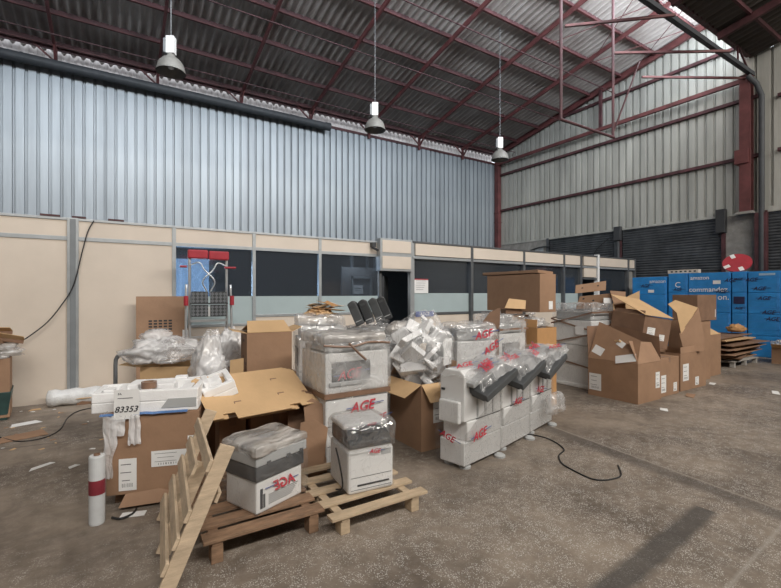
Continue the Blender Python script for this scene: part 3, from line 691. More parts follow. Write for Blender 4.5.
# flat cardboard strip and scrap under the box front
p = W(118, 513); q = W(195, 500)
t = thing('cardboard_strip', 'narrow brown cardboard strip propped against the foot of the big brown box', 'cardboard', (p.x, p.y, 0), math.atan2(q.y-p.y, q.x-p.x)); b = MB()
b.prism([(.0,.03),(.60,.02),(.62,.13),(.04,.12)], (1,0,0), (0,.45,.9), (0,0,0), .006, CARD); b.build('sheet', t)
p = W(135, 513); b = MB(); b.box(-.09,.07,-.04,.03,0,.006,PAPER); o = b.build('paper_scrap'); o.location = (p.x, p.y-.02, .001); o.rotation_euler[2] = -.3; tag(o, 'white paper scrap on the floor in front of the big brown box', 'paper')
# stretch film roll
p = W(97, 523); t = thing('film_roll', 'upright white roll of stretch film with a red label on the floor', 'film roll', (p.x, p.y, 0)); b = MB()
b.lathe([(.018,.0),(.047,.0),(.049,.01),(.049,.465),(.045,.475),(.020,.475),(.018,.46)], mat('milky_film', (.62,.64,.65), .25, var=.06), n=28); b.build('film', t, smooth=False)
b = MB(); b.lathe([(.0500,.21),(.0500,.31)], mat('maroon_label', (.25,.03,.045), .5), n=28); b.build('printed_band', t)
b = MB(); b.lathe([(.0205,.44),(.0205,.485),(.016,.485),(.016,.40)], CARD3, n=18); b.build('core', t)
b = MB(); p = W(117,518); b.tube(smooth_pts([(p.x-.03,p.y,.012),(p.x+.02,p.y-.05,.012),(p.x+.09,p.y-.02,.012),(p.x+.12,p.y+.05,.012)]), .008, CABLE); tag(b.build('black_strap'), 'short black cord curling beside the film roll', 'cord')

# ------------------------------------------------------------------ printer with black band (pallet 1)
rz1 = R(22.7); bx, by = base_from_corner(.765, 2.84, rz1, .40, .33)
t = thing('wrapped_printer', 'small printer in film with black band and mirrored red lettering on the brown pallet', 'printer', (bx, by, .151), rz1)
w, d = .40, .33
b = MB(); b.box(-w/2,w/2,-d/2,d/2,0,.215,WHITE); BODY[t.name] = b.build('body', t, bevel=.012)
b = MB(); b.box(-w/2-.012,w/2+.012,-d/2-.012,d/2+.012,.216,.32,DARK); b.build('black_band', t, bevel=.01)
b = MB(); b.box(-w/2-.02,w/2+.025,-d/2-.025,d/2+.01,.321,.39,WHITE2); b.box(-w/2+.02,w/2-.02,-d/2+.02,d/2-.03,.39,.405,WHITE2); lid_ = b.build('scanner_lid', t, bevel=.015)
for k in (-.12,.05,.17):
    b = MB(); b.box(k-.015,k+.015,-d/2-.032,-d/2-.02,.315,.34,DARK); b.build('latch', lid_)
b = MB(); b.box(-.17,-.15,-d/2-.003,-d/2,.03,.16,INK); b.box(-.145,-.13,-d/2-.003,-d/2,.03,.12,CHAR)
for k in range(6): b.box(-.10+.0*k,.1+.012*k,-d/2-.003,-d/2-.001,.04+.012*k,.043+.012*k,CHAR)
b.build('printed_panel', t)
face_logo(t, 'front', w, d, .03, .150, .095, True, R(0), .010)
b = MB(); hull_box(b, -w/2-.03,w/2+.035,-d/2-.036,d/2+.02,.0,.43,WRAP,.012,3,12,8.,.03); b.build('stretch_film', t, smooth=True)
b = MB(); hull_box(b, -w/2-.025,w/2+.03,-d/2-.03,d/2+.015,.39,.445,WRAPD,.022,5,14,9.,.02); b.build('bubble_wrap', t, smooth=True)

# ------------------------------------------------------------------ shiny wrapped printer (pallet 2)
rz2_ = R(-5); w, d = .37, .40; bx, by = base_from_corner(1.415, 2.80, rz2_, w, d)
t = thing('wrapped_printer', 'white office printer with shiny film over its top on the pale pallet', 'printer', (bx, by, .131), rz2_)
b = MB(); b.box(-w/2,w/2,-d/2,d/2,0,.32,WHITE); BODY[t.name] = b.build('body', t, bevel=.02)
b = MB(); b.box(-w/2+.07,w/2-.04,-d/2-.004,-d/2+.002,.055,.067,DARK); b.box(-w/2+.02,w/2-.02,-d/2-.003,-d/2+.001,.03,.032,CHAR); b.box(-w/2+.02,w/2-.02,-d/2-.003,-d/2+.001,.12,.122,CHAR); b.box(.08,.16,-d/2-.003,-d/2,.26,.30,WHITE2); b.build('paper_drawer', t)
b = MB(); b.prism([(-d/2+.01,.325),(d/2-.01,.325),(d/2-.01,.44),(-d/2+.12,.44),(-d/2+.01,.37)], (0,1,0), (0,0,1), (-w/2+.01,0,0), w-.02, DARK); b.build('scanner_unit', t, bevel=.012)
b = MB(); b.box(-w/2+.0,w/2-.0,-d/2+.10,d/2,.442,.49,WHITE); b.build('document_feeder', t, bevel=.02)
b = MB(); b.box(-.06,.08,-d/2+.05,-d/2+.09,.42,.47,CHAR); b.build('control_panel', t)
face_logo(t, 'front', w, d, .02, .305, .045, False, R(-6), .022); face_logo(t, 'front', w, d, .03, .475, .04, False, 0, .0-.065)
b = MB(); hull_box(b, -w/2-.02,w/2+.02,-d/2-.03,d/2+.02,.30,.515,WRAPS,.020,8,14,8.,.06); b.build('stretch_film', t, smooth=True)
b = MB(); hull_box(b, -w/2-.012,w/2+.012,-d/2-.014,d/2+.01,.0,.31,WRAP,.008,9,10,8.,.03); b.build('lower_film', t, smooth=True)
b = MB(); b.box(.09,.17,-d/2-.022,-d/2-.02,.12,.20,RED); b.build
b = MB(); b.tube(smooth_pts([(-w/2-.03,-.02,.30),(-w/2-.035,-.12,.2),(-w/2-.03,-.16,.06),(-w/2-.05,-.08,.012)]), .006, CABLE); b.build('power_cord', t)

# ------------------------------------------------------------------ tall wrapped machine behind it
w, d, H = .66, .58, 1.16; t = thing('wrapped_copier', 'tall copier in film with brown tape band, standing behind the shiny printer', 'copier', (1.57+w/2, 3.56+d/2, 0))
b = MB(); b.box(-w/2,w/2,-d/2,d/2,.03,.66,WHITE); BODY[t.name] = b.build('lower_body', t, bevel=.015)
b = MB(); b.box(-w/2,w/2,-d/2,d/2,.665,1.06,WHITE); b.box(-w/2+.06,w/2-.2,-d/2-.012,-d/2+.01,.80,.98,DARK); b.box(-w/2+.03,w/2-.24,-d/2-.02,-d/2,.76,.80,WHITE2); b.build('upper_body', t, bevel=.015)
b = MB(); b.box(-w/2+.02,w/2-.02,-d/2+.03,d/2-.02,1.065,1.13,WHITE2); b.build('scanner_lid', t, bevel=.02)
b = MB(); b.box(-w/2-.016,w/2+.016,-d/2-.02,d/2+.016,.655,.70,TAPE); b.build('tape_band', t)
b = MB(); b.box(-w/2+.02,w/2-.02,-d/2-.003,-d/2,.40,.404,CHAR); b.box(-w/2+.02,w/2-.02,-d/2-.003,-d/2,.22,.224,CHAR); b.box(-w/2+.1,w/2-.1,-d/2-.003,-d/2,.12,.128,CHAR); b.build('drawer_lines', t)
for sx in (-1,1):
    for sy in (-1,1):
        b = MB(); b.tube([(sx*(w/2-.06),sy*(d/2-.06),0),(sx*(w/2-.06),sy*(d/2-.06),.03)], .03, DARK, 12); b.build('foot', t)
face_logo(t, 'front', w, d, .04, .555, .13, False, R(3), .022); face_logo(t, 'front', w, d, .21, .41, .09, False, R(12), .022); face_logo(t, 'front', w, d, -.10, .87, .12, False, R(5), .024)
b = MB(); hull_box(b, -w/2-.015,w/2+.015,-d/2-.018,d/2+.015,.02,.66,WRAP,.012,11,14,6.,.03); hull_box(b, -w/2-.02,w/2+.02,-d/2-.03,d/2+.02,.69,1.16,WRAPH,.02,12,16,6.,.05); b.build('stretch_film', t, smooth=True)
b = MB(); hull_box(b, -w/2-.0,w/2-.04,-d/2+.0,d/2-.02,1.14,1.22,WRAPD,.04,14,14,7.,.03); b.build('bubble_wrap', t, smooth=True)
b = MB(); b.tube(smooth_pts([(-w/2-.03,-d/2-.03,1.14),(-.1,-d/2-.05,1.12),(.1,-d/2-.045,1.15),(w/2,-d/2-.03,1.13)]), .011, TAPE, 6); b.tube(smooth_pts([(-.12,-d/2-.05,1.15),(-.02,-d/2-.06,1.05),(.05,-d/2-.06,.99)]), .012, TAPE, 6); b.build('twisted_tape', t)

def wrapped_machine(label, x0, y0, w, d, h, seed, rz=0., z=0., logos=(), dark=True, film_=None, straps=(), top=.06, name='wrapped_printer', label_=None, body=WHITE, topfilm=WRAPH):
    bx, by = base_from_corner(x0, y0, rz, w, d); t = thing(name, label, 'printer', (bx, by, z), rz); film_ = film_ or WRAPH
    b = MB(); b.box(-w/2,w/2,-d/2,d/2,.03,h*.55,body); BODY[t.name] = b.build('lower_body', t, bevel=.015)
    b = MB(); b.box(-w/2,w/2,-d/2,d/2,h*.555,h*.88,body)
    if dark: b.box(-w/2+.06,w/2-.12,-d/2-.01,-d/2+.01,h*.6,h*.78,DARK); b.box(-w/2-.01,-w/2+.01,-d/2+.1,d/2-.08,h*.6,h*.78,DARK)
    b.build('upper_body', t, bevel=.015)
    b = MB(); b.box(-w/2+.03,w/2-.03,-d/2+.03,d/2-.03,h*.885,h,WHITE2); b.build('scanner_lid', t, bevel=.02)
    b = MB(); b.box(-w/2+.04,w/2-.04,-d/2+.04,d/2-.04,0,.03,DARK); b.build('base', t)
    b = MB(); hull_box(b, -w/2-.02,w/2+.02,-d/2-.025,d/2+.02,.02,h+.02,film_,.022,seed,16,6.,.05); b.build('stretch_film', t, smooth=True)
    if top: b = MB(); hull_box(b, -w/2+.0,w/2-.0,-d/2+.0,d/2-.0,h+.0,h+top,topfilm,.05,seed+1,14,6.,.03); b.build('loose_film', t, smooth=True)
    for s in straps:
        b = MB(); zz, a_, bb = s; hh = .018
        pts = []
        for k in range(33):
            q = k/32*4; sg = int(q) % 4; f = q-int(q)
            if k == 32: sg, f = 0, 0
            c = [(-1,-1),(1,-1),(1,1),(-1,1)]; p0_, p1_ = c[sg], c[(sg+1)%4]
            xx = (p0_[0]+(p1_[0]-p0_[0])*f)*(w/2+.028); yy = (p0_[1]+(p1_[1]-p0_[1])*f)*(d/2+.032)
            pts.append((xx, yy, zz + a_*xx/w + bb*yy/d + .01*noise.noise(Vector((xx*5,yy*5,zz)))))
        for k in range(32): b.bar(pts[k], pts[k+1], .006, hh*1.5, TAPE)
        b.build('brown_strap', t)
    for l in logos: face_logo(t, l[0], w, d, *l[1:])
    if label_: add_label(t, label_[0], w, d, *label_[1:], off=.045)
    return t
wrapped_machine('wrapped printer with dark panel seen left of and behind the tall copier', 1.80, 4.85, .56, .50, 1.22, 21, R(-15), logos=[('front', -.08, .92, .12, False, .2, .04)], top=.12)
wrapped_machine('wrapped printer behind the tall copier, carrying the black toner units', 2.56, 4.68, .58, .56, 1.14, 31, 0., top=.03)
wrapped_machine('low wrapped printer between the tall copier and the bagged foam', 2.47, 4.12, .30, .40, 1.02, 33, 0., dark=False, top=.06)

# torn scraps on the first of those printers
for k in range(16):
    rr = random.Random(50+k); b = MB(); a, c = rr.uniform(.14,.32), rr.uniform(.06,.14)
    pol = [(-a/2,-c/2+rr.uniform(-.02,.02)),(a/2,-c/2),(a/2-rr.uniform(0,.05),c/2),(0,c/2+rr.uniform(0,.03)),(-a/2+.02,c/2)]
    b.prism(pol, (1,0,0), (0,1,0), (0,0,0), .004, [CARD2, CARD4, PAPER, CARD2][k % 4]); o = b.build('cardboard_scrap')
    o.location = (2.12+rr.uniform(-.16,.20), 4.98+rr.uniform(-.10,.12), 1.40+.006*k); o.rotation_euler = (rr.uniform(-.35,.35), rr.uniform(-.3,.3), rr.uniform(0,3))
    tag(o, 'torn strip of pale cardboard in the loose heap under the third window', 'scrap', 'torn cardboard strips on the wrapped printer')
b = MB(); blob(b, (0,0,.05), (.20,.14,.075), CARD2, 87, .5, 3., 14); o = b.build('paper_bundle'); o.location = (2.13, 5.0, 1.30); tag(o, 'crumpled pale packing paper under the torn strips by the third window', 'paper')
# black toner units
for k, (p, lab) in enumerate(((359,'leftmost'), (369,'second from left'), (379,'third from left'), (387,'rightmost'))):
    x, y = PT(p, 5.42+.05*k); t = thing('toner_unit', f'black toner unit leaning left on the wrapped printers, {lab} of four', 'toner unit', (x+.03, y, 1.215+.02*k), R(-32), 'black toner units', ry=R(-24))
    b = MB(); b.prism([(-.055,0),(.055,0),(.06,.28),(.02,.32),(-.05,.30)], (1,0,0), (0,0,1), (0,.12,0), .24, DARK if k % 2 else CHAR); b.build('housing', t, bevel=.012)
    b = MB(); b.box(-.04,.04,-.125,-.118,.05,.06,WHITE2); b.box(-.03,.03,-.128,-.12,.24,.27,CHAR); b.build('clip', t)
b = MB(); x, y = PT(372, 5.3); blob(b, (0,0,.06), (.16,.10,.07), WRAP, 6, .5, 3, 14); o = b.build('film_scrap', smooth=True); o.location = (x+.02, y-.09, 1.19); tag(o, 'crumpled clear film at the foot of the black toner units', 'film')
# rolled dull film beside the bag
b = MB(); blob(b, (0,0,.08), (.22,.13,.10), WRAPD, 16, .2, 2., 16); o = b.build('film_scrap', smooth=True); x, y = PT(401, 5.0); o.location = (x, y, 1.11); tag(o, 'grey bundle of crumpled film left of the big clear bag of foam', 'film')

# ------------------------------------------------------------------ clear bags, hand truck and boxes at the left rear
x, y = PT(140, 4.35)
carton('brown box under the clear bag heap behind the foam', x, y, .52, .45, .86, R(-28), flaps={'left': 175, 'back': 170}, m=CARD2)
def bag(label, loc, r, seed, m=BAG, amp=.2, knot=None, junk=0):
    t = thing('plastic_bag', label, 'bag', loc); b = MB(); blob(b, (0,0,r[2]*.55), r, m, seed, amp, 2.0, 26, -.55, knot); b.build('film', t, smooth=True)
    if junk:
        b = MB()
        blob(b, (0,0,r[2]*.5), (r[0]*.72, r[1]*.7, r[2]*.7), film(f'inner_film_{seed}', (.92,.92,.93), .5, .25, 9, .04), seed+3, .4, 2.2, 18, -.5); b.build('inner_film', t, smooth=True)
    return t
x, y = PT(164, 4.5); bag('large crumpled clear bag resting on the brown box behind the foam', (x, y, .90), (.40,.26,.17), 2, BAGH, .35, None, 1)
x, y = PT(157, 4.55); b = MB(); blob(b, (0,0,.06), (.16,.13,.11), BAGH, 44, .3, 2., 18); o = b.build('plastic_bag', smooth=True); o.location = (x, y, 1.07); tag(o, 'small round clear bag on top of the large crumpled bag', 'bag')
x, y = PT(211, 4.25); bag('clear plastic sheet standing in folds right of the foam heap', (x, y, .66), (.19,.15,.30), 5, BAGH, .35, .5, 1)
carton('low brown box hidden behind the foam heap', *PT(192, 4.1), .42, .42, .64, R(-25), flaps=None)
x, y = PT(228, 4.95); bag('milky bag of packing behind the open brown box', (x, y, .78), (.20,.16,.28), 7, BAGH, .3, None, 1)
carton('brown box supporting the milky bag', *PT(214, 4.9), .36, .34, .76, R(-25), flaps=None)
# hand truck
x, y = PT(138, 4.98); t = thing('hand_truck', 'grey tubular hand truck whose curved handle shows left of the clear bags', 'hand truck', (x, y, 0), R(-32)); b = MB(); pts = []
for k in range(13):
    a = math.pi*k/12; pts.append((math.copysign(abs(math.cos(a))**.6, -math.cos(a))*.26, 0, .78+.14*math.sin(a)**.6))
b.tube([(-.26,0,.06)]+pts+[(.26,0,.06)], .022, GREYT, 10); b.build('frame', t, smooth=True)
b = MB(); b.tube([(-.26,0,.45),(.26,0,.45)], .014, GREYT); b.tube([(-.26,0,.2),(.26,0,.2)], .014, GREYT); b.build('crossbar', t)
b = MB(); b.box(-.26,.26,-.14,0,.0,.012,GREYT); b.build('toe_plate', t)
for sx in (-1,1):
    b = MB(); b.tube([(sx*.29,.07,.11),(sx*.34,.07,.11)], .11, DARK, 20); b.build('wheel', t)

# leaning cardboard panel and folding steps at the partition
x0, x1 = XY(136, 7.75), XY(186, 7.75); t = thing('flattened_box', 'large brown flattened box with a slotted vent leaning on the beige partition', 'cardboard', ((x0+x1)/2, 7.62, 0), 0); b = MB(); hw = (x1-x0)/2
ly = Vector((0,.16,1.55)).normalized(); b.prism([(-hw,0),(hw,0),(hw,1.57),(-hw,1.57)], (1,0,0), ly, (0,0,0), .012, CARD); b.build('sheet', t)
b = MB()
for i in range(5):
    for j in range(4): b.obox(Vector((-.16+.07*i, -.0145, 0)) + ly*(1.18-.045*j), (.024,0,0), ly*.013, (0,.0015,0), INK)
b.build('vent_slots', t); add_label(t, 'front', .1, .0, .34, .95, .09, .14, False, 'sticker', off=-.08)
x0, x1 = XY(190, 7.35), XY(227, 7.35); hw = (x1-x0)/2; t = thing('folding_steps', 'aluminium folding steps with red top bar and black perforated treads', 'step ladder', ((x0+x1)/2, 7.35, 0), R(-4))
def rod(nm, pts, r, m, n=8): b = MB(); b.tube(smooth_pts(pts), r, m, n); return b.build(nm, t, smooth=True)
for s in (-1,1):
    rod('upright', [(s*hw,0,0),(s*hw,.05,1.2),(s*hw,.08,2.22)], .02, SILVER); rod('rear_leg', [(s*(hw+.06),-.10,0),(s*(hw+.06),-.05,1.1),(s*(hw+.05),0,1.75)], .018, SILVER)
    b = MB(); b.tube([(s*(hw+.06),-.09,1.42),(s*(hw+.06),-.085,1.57)], .034, REDP, 12); b.build('grip', t)
    rod('hook', [(s*hw,.06,2.05),(s*(hw*.5),.03,2.1),(s*.06,.02,1.98),(-s*.09,.02,1.8),(-s*.02,.03,1.6),(-s*.12,.04,1.45)], .011, SILVER, 6)
    b = MB(); b.tube([(s*hw-.04,.04,2.03),(s*hw+s*.14,.04,2.03)], .016, REDP, 8); b.build('red_stop', t)
b = MB(); b.box(-hw-.03,-.01,.0,.12,2.16,2.30,REDP).box(.0,hw+.03,.0,.12,2.15,2.29,REDP); b.build('top_bar', t, bevel=.02)
for i in (-1,1):
    for j in (0,1):
        b = MB(); xc = i*hw*.5; z0 = 1.24+.21*j; b.box(xc-hw*.44,xc+hw*.44,-.06,-.03,z0,z0+.19,DARK)
        for a in range(4):
            for c in range(3): b.obox((xc-hw*.33+a*hw*.22, -.062, z0+.04+.055*c), (.018,0,.012), (0,.002,0), (-.012,0,.018), GREYT)
        b.build('tread', t)
for z in (1.19, .93): 
    b = MB(); b.box(-hw,hw,-.06,.0,z-.03,z+.005,SILVER); b.build('crossbar', t)
b = MB(); b.box(-hw,hw,-.05,.0,1.22,1.66,None or CHAR) if False else b.box(-hw,hw,-.08,-.065,1.44,1.46,DARK); b.build('strap', t)
b = MB(); b.box(-.03,.03,-.03,.0,1.25,1.4,PAPER); b.build('tag', t)

# ------------------------------------------------------------------ open box and flattened boards in the middle
fx_, fy_ = PT(247, 4.38)
carton('brown box supporting the open box in the middle of the heap', fx_+.0, fy_-.02, .50, .44, .775, R(-5), flaps=None)
carton('brown box with loosely folded pale flaps, standing above the flat boards', fx_, fy_, .46, .40, .42, R(-5), .778, flaps={'front': (27,.24,CARD2), 'right': (158,.13,CARD2), 'left': (168,.14,CARD2), 'back': (22,.18,CARD2)},
       holes=[('left', .0, .33, .045, .03), ('left', -.05, .12, .03, .10), ('left', .08,.10,.03,.03)])
t = thing('cardboard_sheet', 'small pale cardboard piece upright at the left of the open brown box', 'cardboard', (*PT(236, 4.28), .60), R(-30)); b = MB(); b.prism([(-.07,0),(.07,0),(.07,.36),(-.06,.34)], (1,0,0), (0,.05,1), (0,0,0), .006, CARD2); b.build('sheet', t)
carton('low brown box under the pale flat boards', 1.0, 3.88, .46, .48, .50, R(4), flaps=None)
carton('narrow brown box under the left end of the pale flat boards', .74, 3.92, .22, .36, .52, R(-5), flaps=None)
def board(label, pts, th=.006, m=CARD2, slots=False, name='flattened_box', flapn=None):
    o0, ux, uy = pts; o0 = Vector(o0); ex = Vector(ux)-o0; ey = Vector(uy)-o0; n_ = ex.cross(ey).normalized()
    t = thing(name, label, 'cardboard', o0, 0); b = MB(); lx = ex.length; ex.normalize(); ey = (ey - ex*ey.dot(ex)); lyy = ey.length; ey.normalize()
    pol = [(0,0),(.10,0),(.105,.05),(.20,.05),(.2,-.03),(.30,-.03),(lx-.22,-.03),(lx-.22,.02),(lx-.12,.02),(lx-.12,-.02),(lx,-.02),(lx+.02,.12),(lx-.03,.14),(lx,lyy-.05),(lx-.03,lyy),(.05,lyy),(0,lyy-.04)]
    b.prism(pol, ex, ey, (0,0,0), th, m)
    if slots:
        for u, v in ((.28,.66),(.3,.3),(.78,.72),(.75,.34)): b.obox(ex*lx*u+ey*lyy*v+n_*(th+.0006), ex*.03, ey*.006, n_*.0006, CARD3); b.obox(ex*(lx*u-.03)+ey*(lyy*v-.012)+n_*(th+.0006), ex*.004, ey*.012, n_*.0006, CARD3)
    b.build('sheet', t); return t
q0, q1, q2 = W(214,421,.62), W(315,402,.62), W(226,375,.86)
for k in range(3):
    dz = Vector((.06-.04*k, .04-.02*k, -.022+.012*k)); board(['lowest pale flattened box of the three lying tilted','middle pale flattened box of the three lying tilted','topmost pale flattened box with four slots, lying tilted above the black-banded printer'][k], (q0+dz+Vector((-.05 if k == 0 else 0,0,0)), q1+dz, q2+dz), slots=(k == 2))
# loose boards standing at the right end of the heap
for k, (px_, t_, z0, hh, ww, mm, tl, lb) in enumerate(((309,3.72,.16,.34,.22,CARD,.25,'brown board standing crooked beside the black-banded printer'), (318,3.82,.30,.36,.16,CARD,-.2,'brown flap standing against the tall copier'), (304,3.95,.40,.3,.30,CARD3,.1,'dark brown board under the pale flattened boxes'), (299,3.75,.02,.30,.26,CARD3,-.1,'dark brown board low behind the brown pallet'))):
    x, y = PT(px_, t_); t = thing('cardboard_sheet', lb, 'cardboard', (x, y, .0), R(-25+12*k), ry=tl*.3); b = MB(); b.prism([(-ww/2,.0),(ww/2,.0),(ww/2+.02,z0+hh*.8),(0,z0+hh),(-ww/2,z0+hh*.9)], (1,0,0), (0,.12,1), (0,0,0), .006, mm); b.build('sheet', t)

# ------------------------------------------------------------------ box with the big clear bag of foam
carton('tall open brown box holding the big clear bag of foam', 2.59, 3.50, .46, .60, .68, 0., flaps={'left': (212,.22,CARD2), 'front': (235,.20,CARD2), 'back': (60,.2,CARD), 'right': (100,.2,CARD)}, labels=[('front', -.0, .40, .16, .26)])
cx, cy = 2.82, 3.80
t = thing('plastic_bag', 'big clear bag full of white foam standing in the open brown box', 'bag', (cx, cy, .55)); b = MB(); blob(b, (0,0,.42), (.36,.37,.42), BAG, 3, .16, 2.2, 30, -.9, .12); b.build('film', t, smooth=True)
def chunk(loc, s, seed, label, group):
    rr = random.Random(seed); bm = bmesh.new()
    for k in range(8): bm.verts.new(((1 if k&1 else -1)*s[0]*rr.uniform(.65,1), (1 if k&2 else -1)*s[1]*rr.uniform(.65,1), (1 if k&4 else -1)*s[2]*rr.uniform(.7,1)))
    bmesh.ops.convex_hull(bm, input=bm.verts); me = bpy.data.meshes.new('foam_chunk')
    loose = [v for v in bm.verts if not v.link_faces]
    bmesh.ops.delete(bm, geom=loose, context='VERTS'); bm.to_mesh(me); bm.free(); me.materials.append(FOAM)
    o = bpy.data.objects.new('foam_chunk', me); COL.objects.link(o); o.location = loc; o.rotation_euler = (rr.uniform(-1,1), rr.uniform(-1,1), rr.uniform(0,6)); tag(o, label, 'foam chunk', group); md = o.modifiers.new('bevel', 'BEVEL'); md.width = .008; md.segments = 2; return o
rr = random.Random(4); k = 0
for (zz, n_, rad) in ((.66,4,.12), (.80,6,.18), (.96,6,.20), (1.10,6,.19), (1.22,3,.10)):
    for j in range(n_):
        a = 2*math.pi*j/n_ + zz*7; chunk((cx+rad*math.cos(a), cy+rad*math.sin(a), zz+.02*(j % 3)), (rr.uniform(.09,.19), rr.uniform(.07,.14), rr.uniform(.02,.055)), k, 'broken white foam chunk inside the big clear bag', 'foam chunks in the clear bag'); k += 1
b = MB(); o = None
t = thing('paper_sheet', 'crumpled white printed sheet at the right side inside the big clear bag', 'paper', (3.0, 3.58, .98), R(25)); b = MB(); b.grid(lambda u, v: Vector(((u-.5)*.2, .02*noise.noise(Vector((u*3,v*3,1))), (v-.5)*.28)), 8, 8, PAPER); b.build('sheet', t)

# ------------------------------------------------------------------ the row of three wrapped finisher units
def finisher(label, x0, y0, rz, w, d, seed, side=True, lg=(), front=True):
    bx, by = base_from_corner(x0, y0, rz, w, d); t = thing('wrapped_finisher', label, 'copier', (bx, by, 0), rz, 'wrapped copier units in a row')
    b = MB(); b.box(-w/2,w/2,-d/2,d/2,.035,.25,WHITE).box(-w/2+.05,w/2,-d/2,d/2,.25,.43,WHITE); BODY[t.name] = b.build('lower_body', t, bevel=.010)
    b = MB(); b.prism([(-d/2,.435),(d/2,.435),(d/2,.84),(d/2-.06,.90),(-d/2+.05,.90),(-d/2,.86)], (0,1,0), (0,0,1), (-w/2+.004,0,0), w-.008, WHITE); b.build('upper_body', t, bevel=.01)
    b = MB()
    for k in range(3): b.box(-w/2+.20+.13*k,-w/2+.206+.13*k,-d/2-.003,-d/2+.004,.45,.82,DARK).box(-w/2+.225+.13*k,-w/2+.228+.13*k,-d/2-.003,-d/2+.004,.45,.82,WHITE2)
    b.box(-w/2+.19,w/2-.02,-d/2-.003,-d/2+.004,.43,.437,CHAR); b.build('panel_gaps', t)
    if side:
        b = MB(); b.prism([(-d/2+.03,.42),(d/2-.02,.42),(d/2-.02,.62),(-d/2+.03,.62)], (0,1,0), (0,0,1), (-w/2-.045,0,0), .05, WHITE); b.build('side_cover', t, bevel=.012)
        b = MB(); b.box(-w/2-.004,-w/2+.01,d/2-.06,d/2-.02,.70,.72,DARK); b.build('side_handle', BODY[t.name])
    # output tray cantilevered over the front, rising to the right
    ex = Vector((w*.92, 0, .19)).normalized(); ez = Vector((-ex.z, 0, ex.x)); c0 = Vector((.045, -d/2-.06, .79))
    b = MB(); b.obox(c0, ex*(w*.46), Vector((0,.13,.035)), ez*.030, CHAR); b.obox(c0+Vector((0,.02,-.045)), ex*(w*.40), Vector((0,.09,.02)), ez*.02, DARK); b.build('output_tray', t, bevel=.006)
    b = MB(); b.obox(c0+Vector((-.06,.10,.075)), ex*(w*.44), Vector((0,.12,.01)), ez*.022, WHITE2); b.build('tray_cover', t, bevel=.01)
    for sx, sy in ((w/2-.08,-d/2-.035), (-w/2+.08,-d/2+.05), (w/2-.08,d/2-.05), (-w/2+.08,d/2-.06)):
        b = MB(); b.lathe([(0,0),(.055,0),(.055,.018),(.03,.034),(0,.034)], WHITE2, (sx,sy,0), 16); b.build('foot', t, smooth=False)
    def top(u, v):
        x = -w/2-.015 + (w+.02)*u; y = -d/2-.21+(d+.22)*v; z = .845+.15*max(0,u-.1)*(1-.4*v)+.03*min(1, v*2) + .03*noise.noise(Vector((x*7+seed, y*7, seed))) + .016*noise.noise(Vector((x*19+seed, y*19, 2)))
        if v < .06: z -= .06
        if u < .05: z -= .03
        if v > .96: z -= .12
        return Vector((x, y, z))
    b = MB(); b.grid(top, 30, 24, WRAPH)
    b.grid(lambda u, v: Vector((-w/2-.056-.008*noise.noise(Vector((u*5,v*5,seed))), -d/2-.01+(d+.02)*u, .05+.6*v)), 8, 10, WRAP)
    b.grid(lambda u, v: Vector((-w/2-.01+(w+.02)*u, -d/2-.014-.014*abs(noise.noise(Vector((u*5,v*6,seed)))), .05+.62*v*(.45+.55*u))), 14, 12, WRAPS); b.build('stretch_film', t, smooth=True)
    for l in lg: face_logo(t, l[0], w, d, *l[1:])
    # red printed tape caught in the film on top
    for k in range(4):
        b = MB(); rr = random.Random(seed*7+k); u, v = rr.uniform(.18,.74), rr.uniform(.12,.7); p = top(u, v) + Vector((0,0,.03)); a = rr.uniform(-.6,.6)
        logo(b, p, (math.cos(a), math.sin(a), .15), (-math.sin(a)*.9, math.cos(a)*.9, .35), .09); b.build('printed_tape', t)
    return t
finisher('first of three white wrapped copier units, nearest, with red lettering on two sides', 2.64, 2.92, R(12), .62, .28, 1, True, [('left', -.0, .30, .085, False, R(-16), .060), ('front', -.10, .30, .11, False, R(8), .03)])
finisher('second of three white wrapped copier units, in the middle of the row', 3.28, 3.07, R(15), .65, .30, 2, False, [('front', -.02, .47, .09, False, R(-4), .03)])
finisher('third of three white wrapped copier units, at the far end of the row', 3.95, 3.26, R(16), .62, .32, 3, False, [('front', -.12, .50, .10, False, R(-10), .035)])
b = MB(); hull_box(b, 0,.30,-.10,0,0,.22,WRAPH,.03,77,12,8.,.04); o = b.build('film_bundle', smooth=True); o.location = (4.22, 3.27, .20); o.rotation_euler[2] = R(15); 
tag(o, 'grey crumpled film bundle caught at the front of the third copier unit', 'film')

# ------------------------------------------------------------------ behind the row
wrapped_machine('white wrapped printer with red lettering, standing right of the clear bag of foam', 3.52, 4.02, .56, .50, 1.15, 41, R(-12), logos=[('front', .08, 1.10, .13, False, R(10), .04), ('front', .18, .93, .12, False, R(30), .045)], dark=False, top=.06)
wrapped_machine('wrapped printer under the propped flap, left of the orange-brown box', 4.33, 4.10, .52, .50, 1.20, 51, 0., top=.10, straps=[(1.12,0,0)])
wrapped_machine('tall wrapped machine that carries the big closed brown box', 5.16, 4.62, .50, .66, 1.26, 61, 0., top=.03)
carton('orange-brown open box in front of the machine under the big closed box', 4.96, 3.98, .42, .50, 1.12, 0., flaps={'left': (70,.12,CARD4), 'back': (80,.16,CARD4)}, m=CARD4)
b = MB(); blob(b, (0,0,.08), (.22,.2,.12), WRAPH, 91, .5, 3, 16); o = b.build('film_bundle', smooth=True); o.location = (5.17, 4.23, 1.06); tag(o, 'crumpled film bulging out of the orange-brown box', 'film')
t = carton('big closed brown box with a jutting lid on top of the stack', 5.14, 4.08, .36, 1.05, .56, 0., 1.335, flaps=None, labels=[('right', .0, .1, .1, .12)], tape=False)
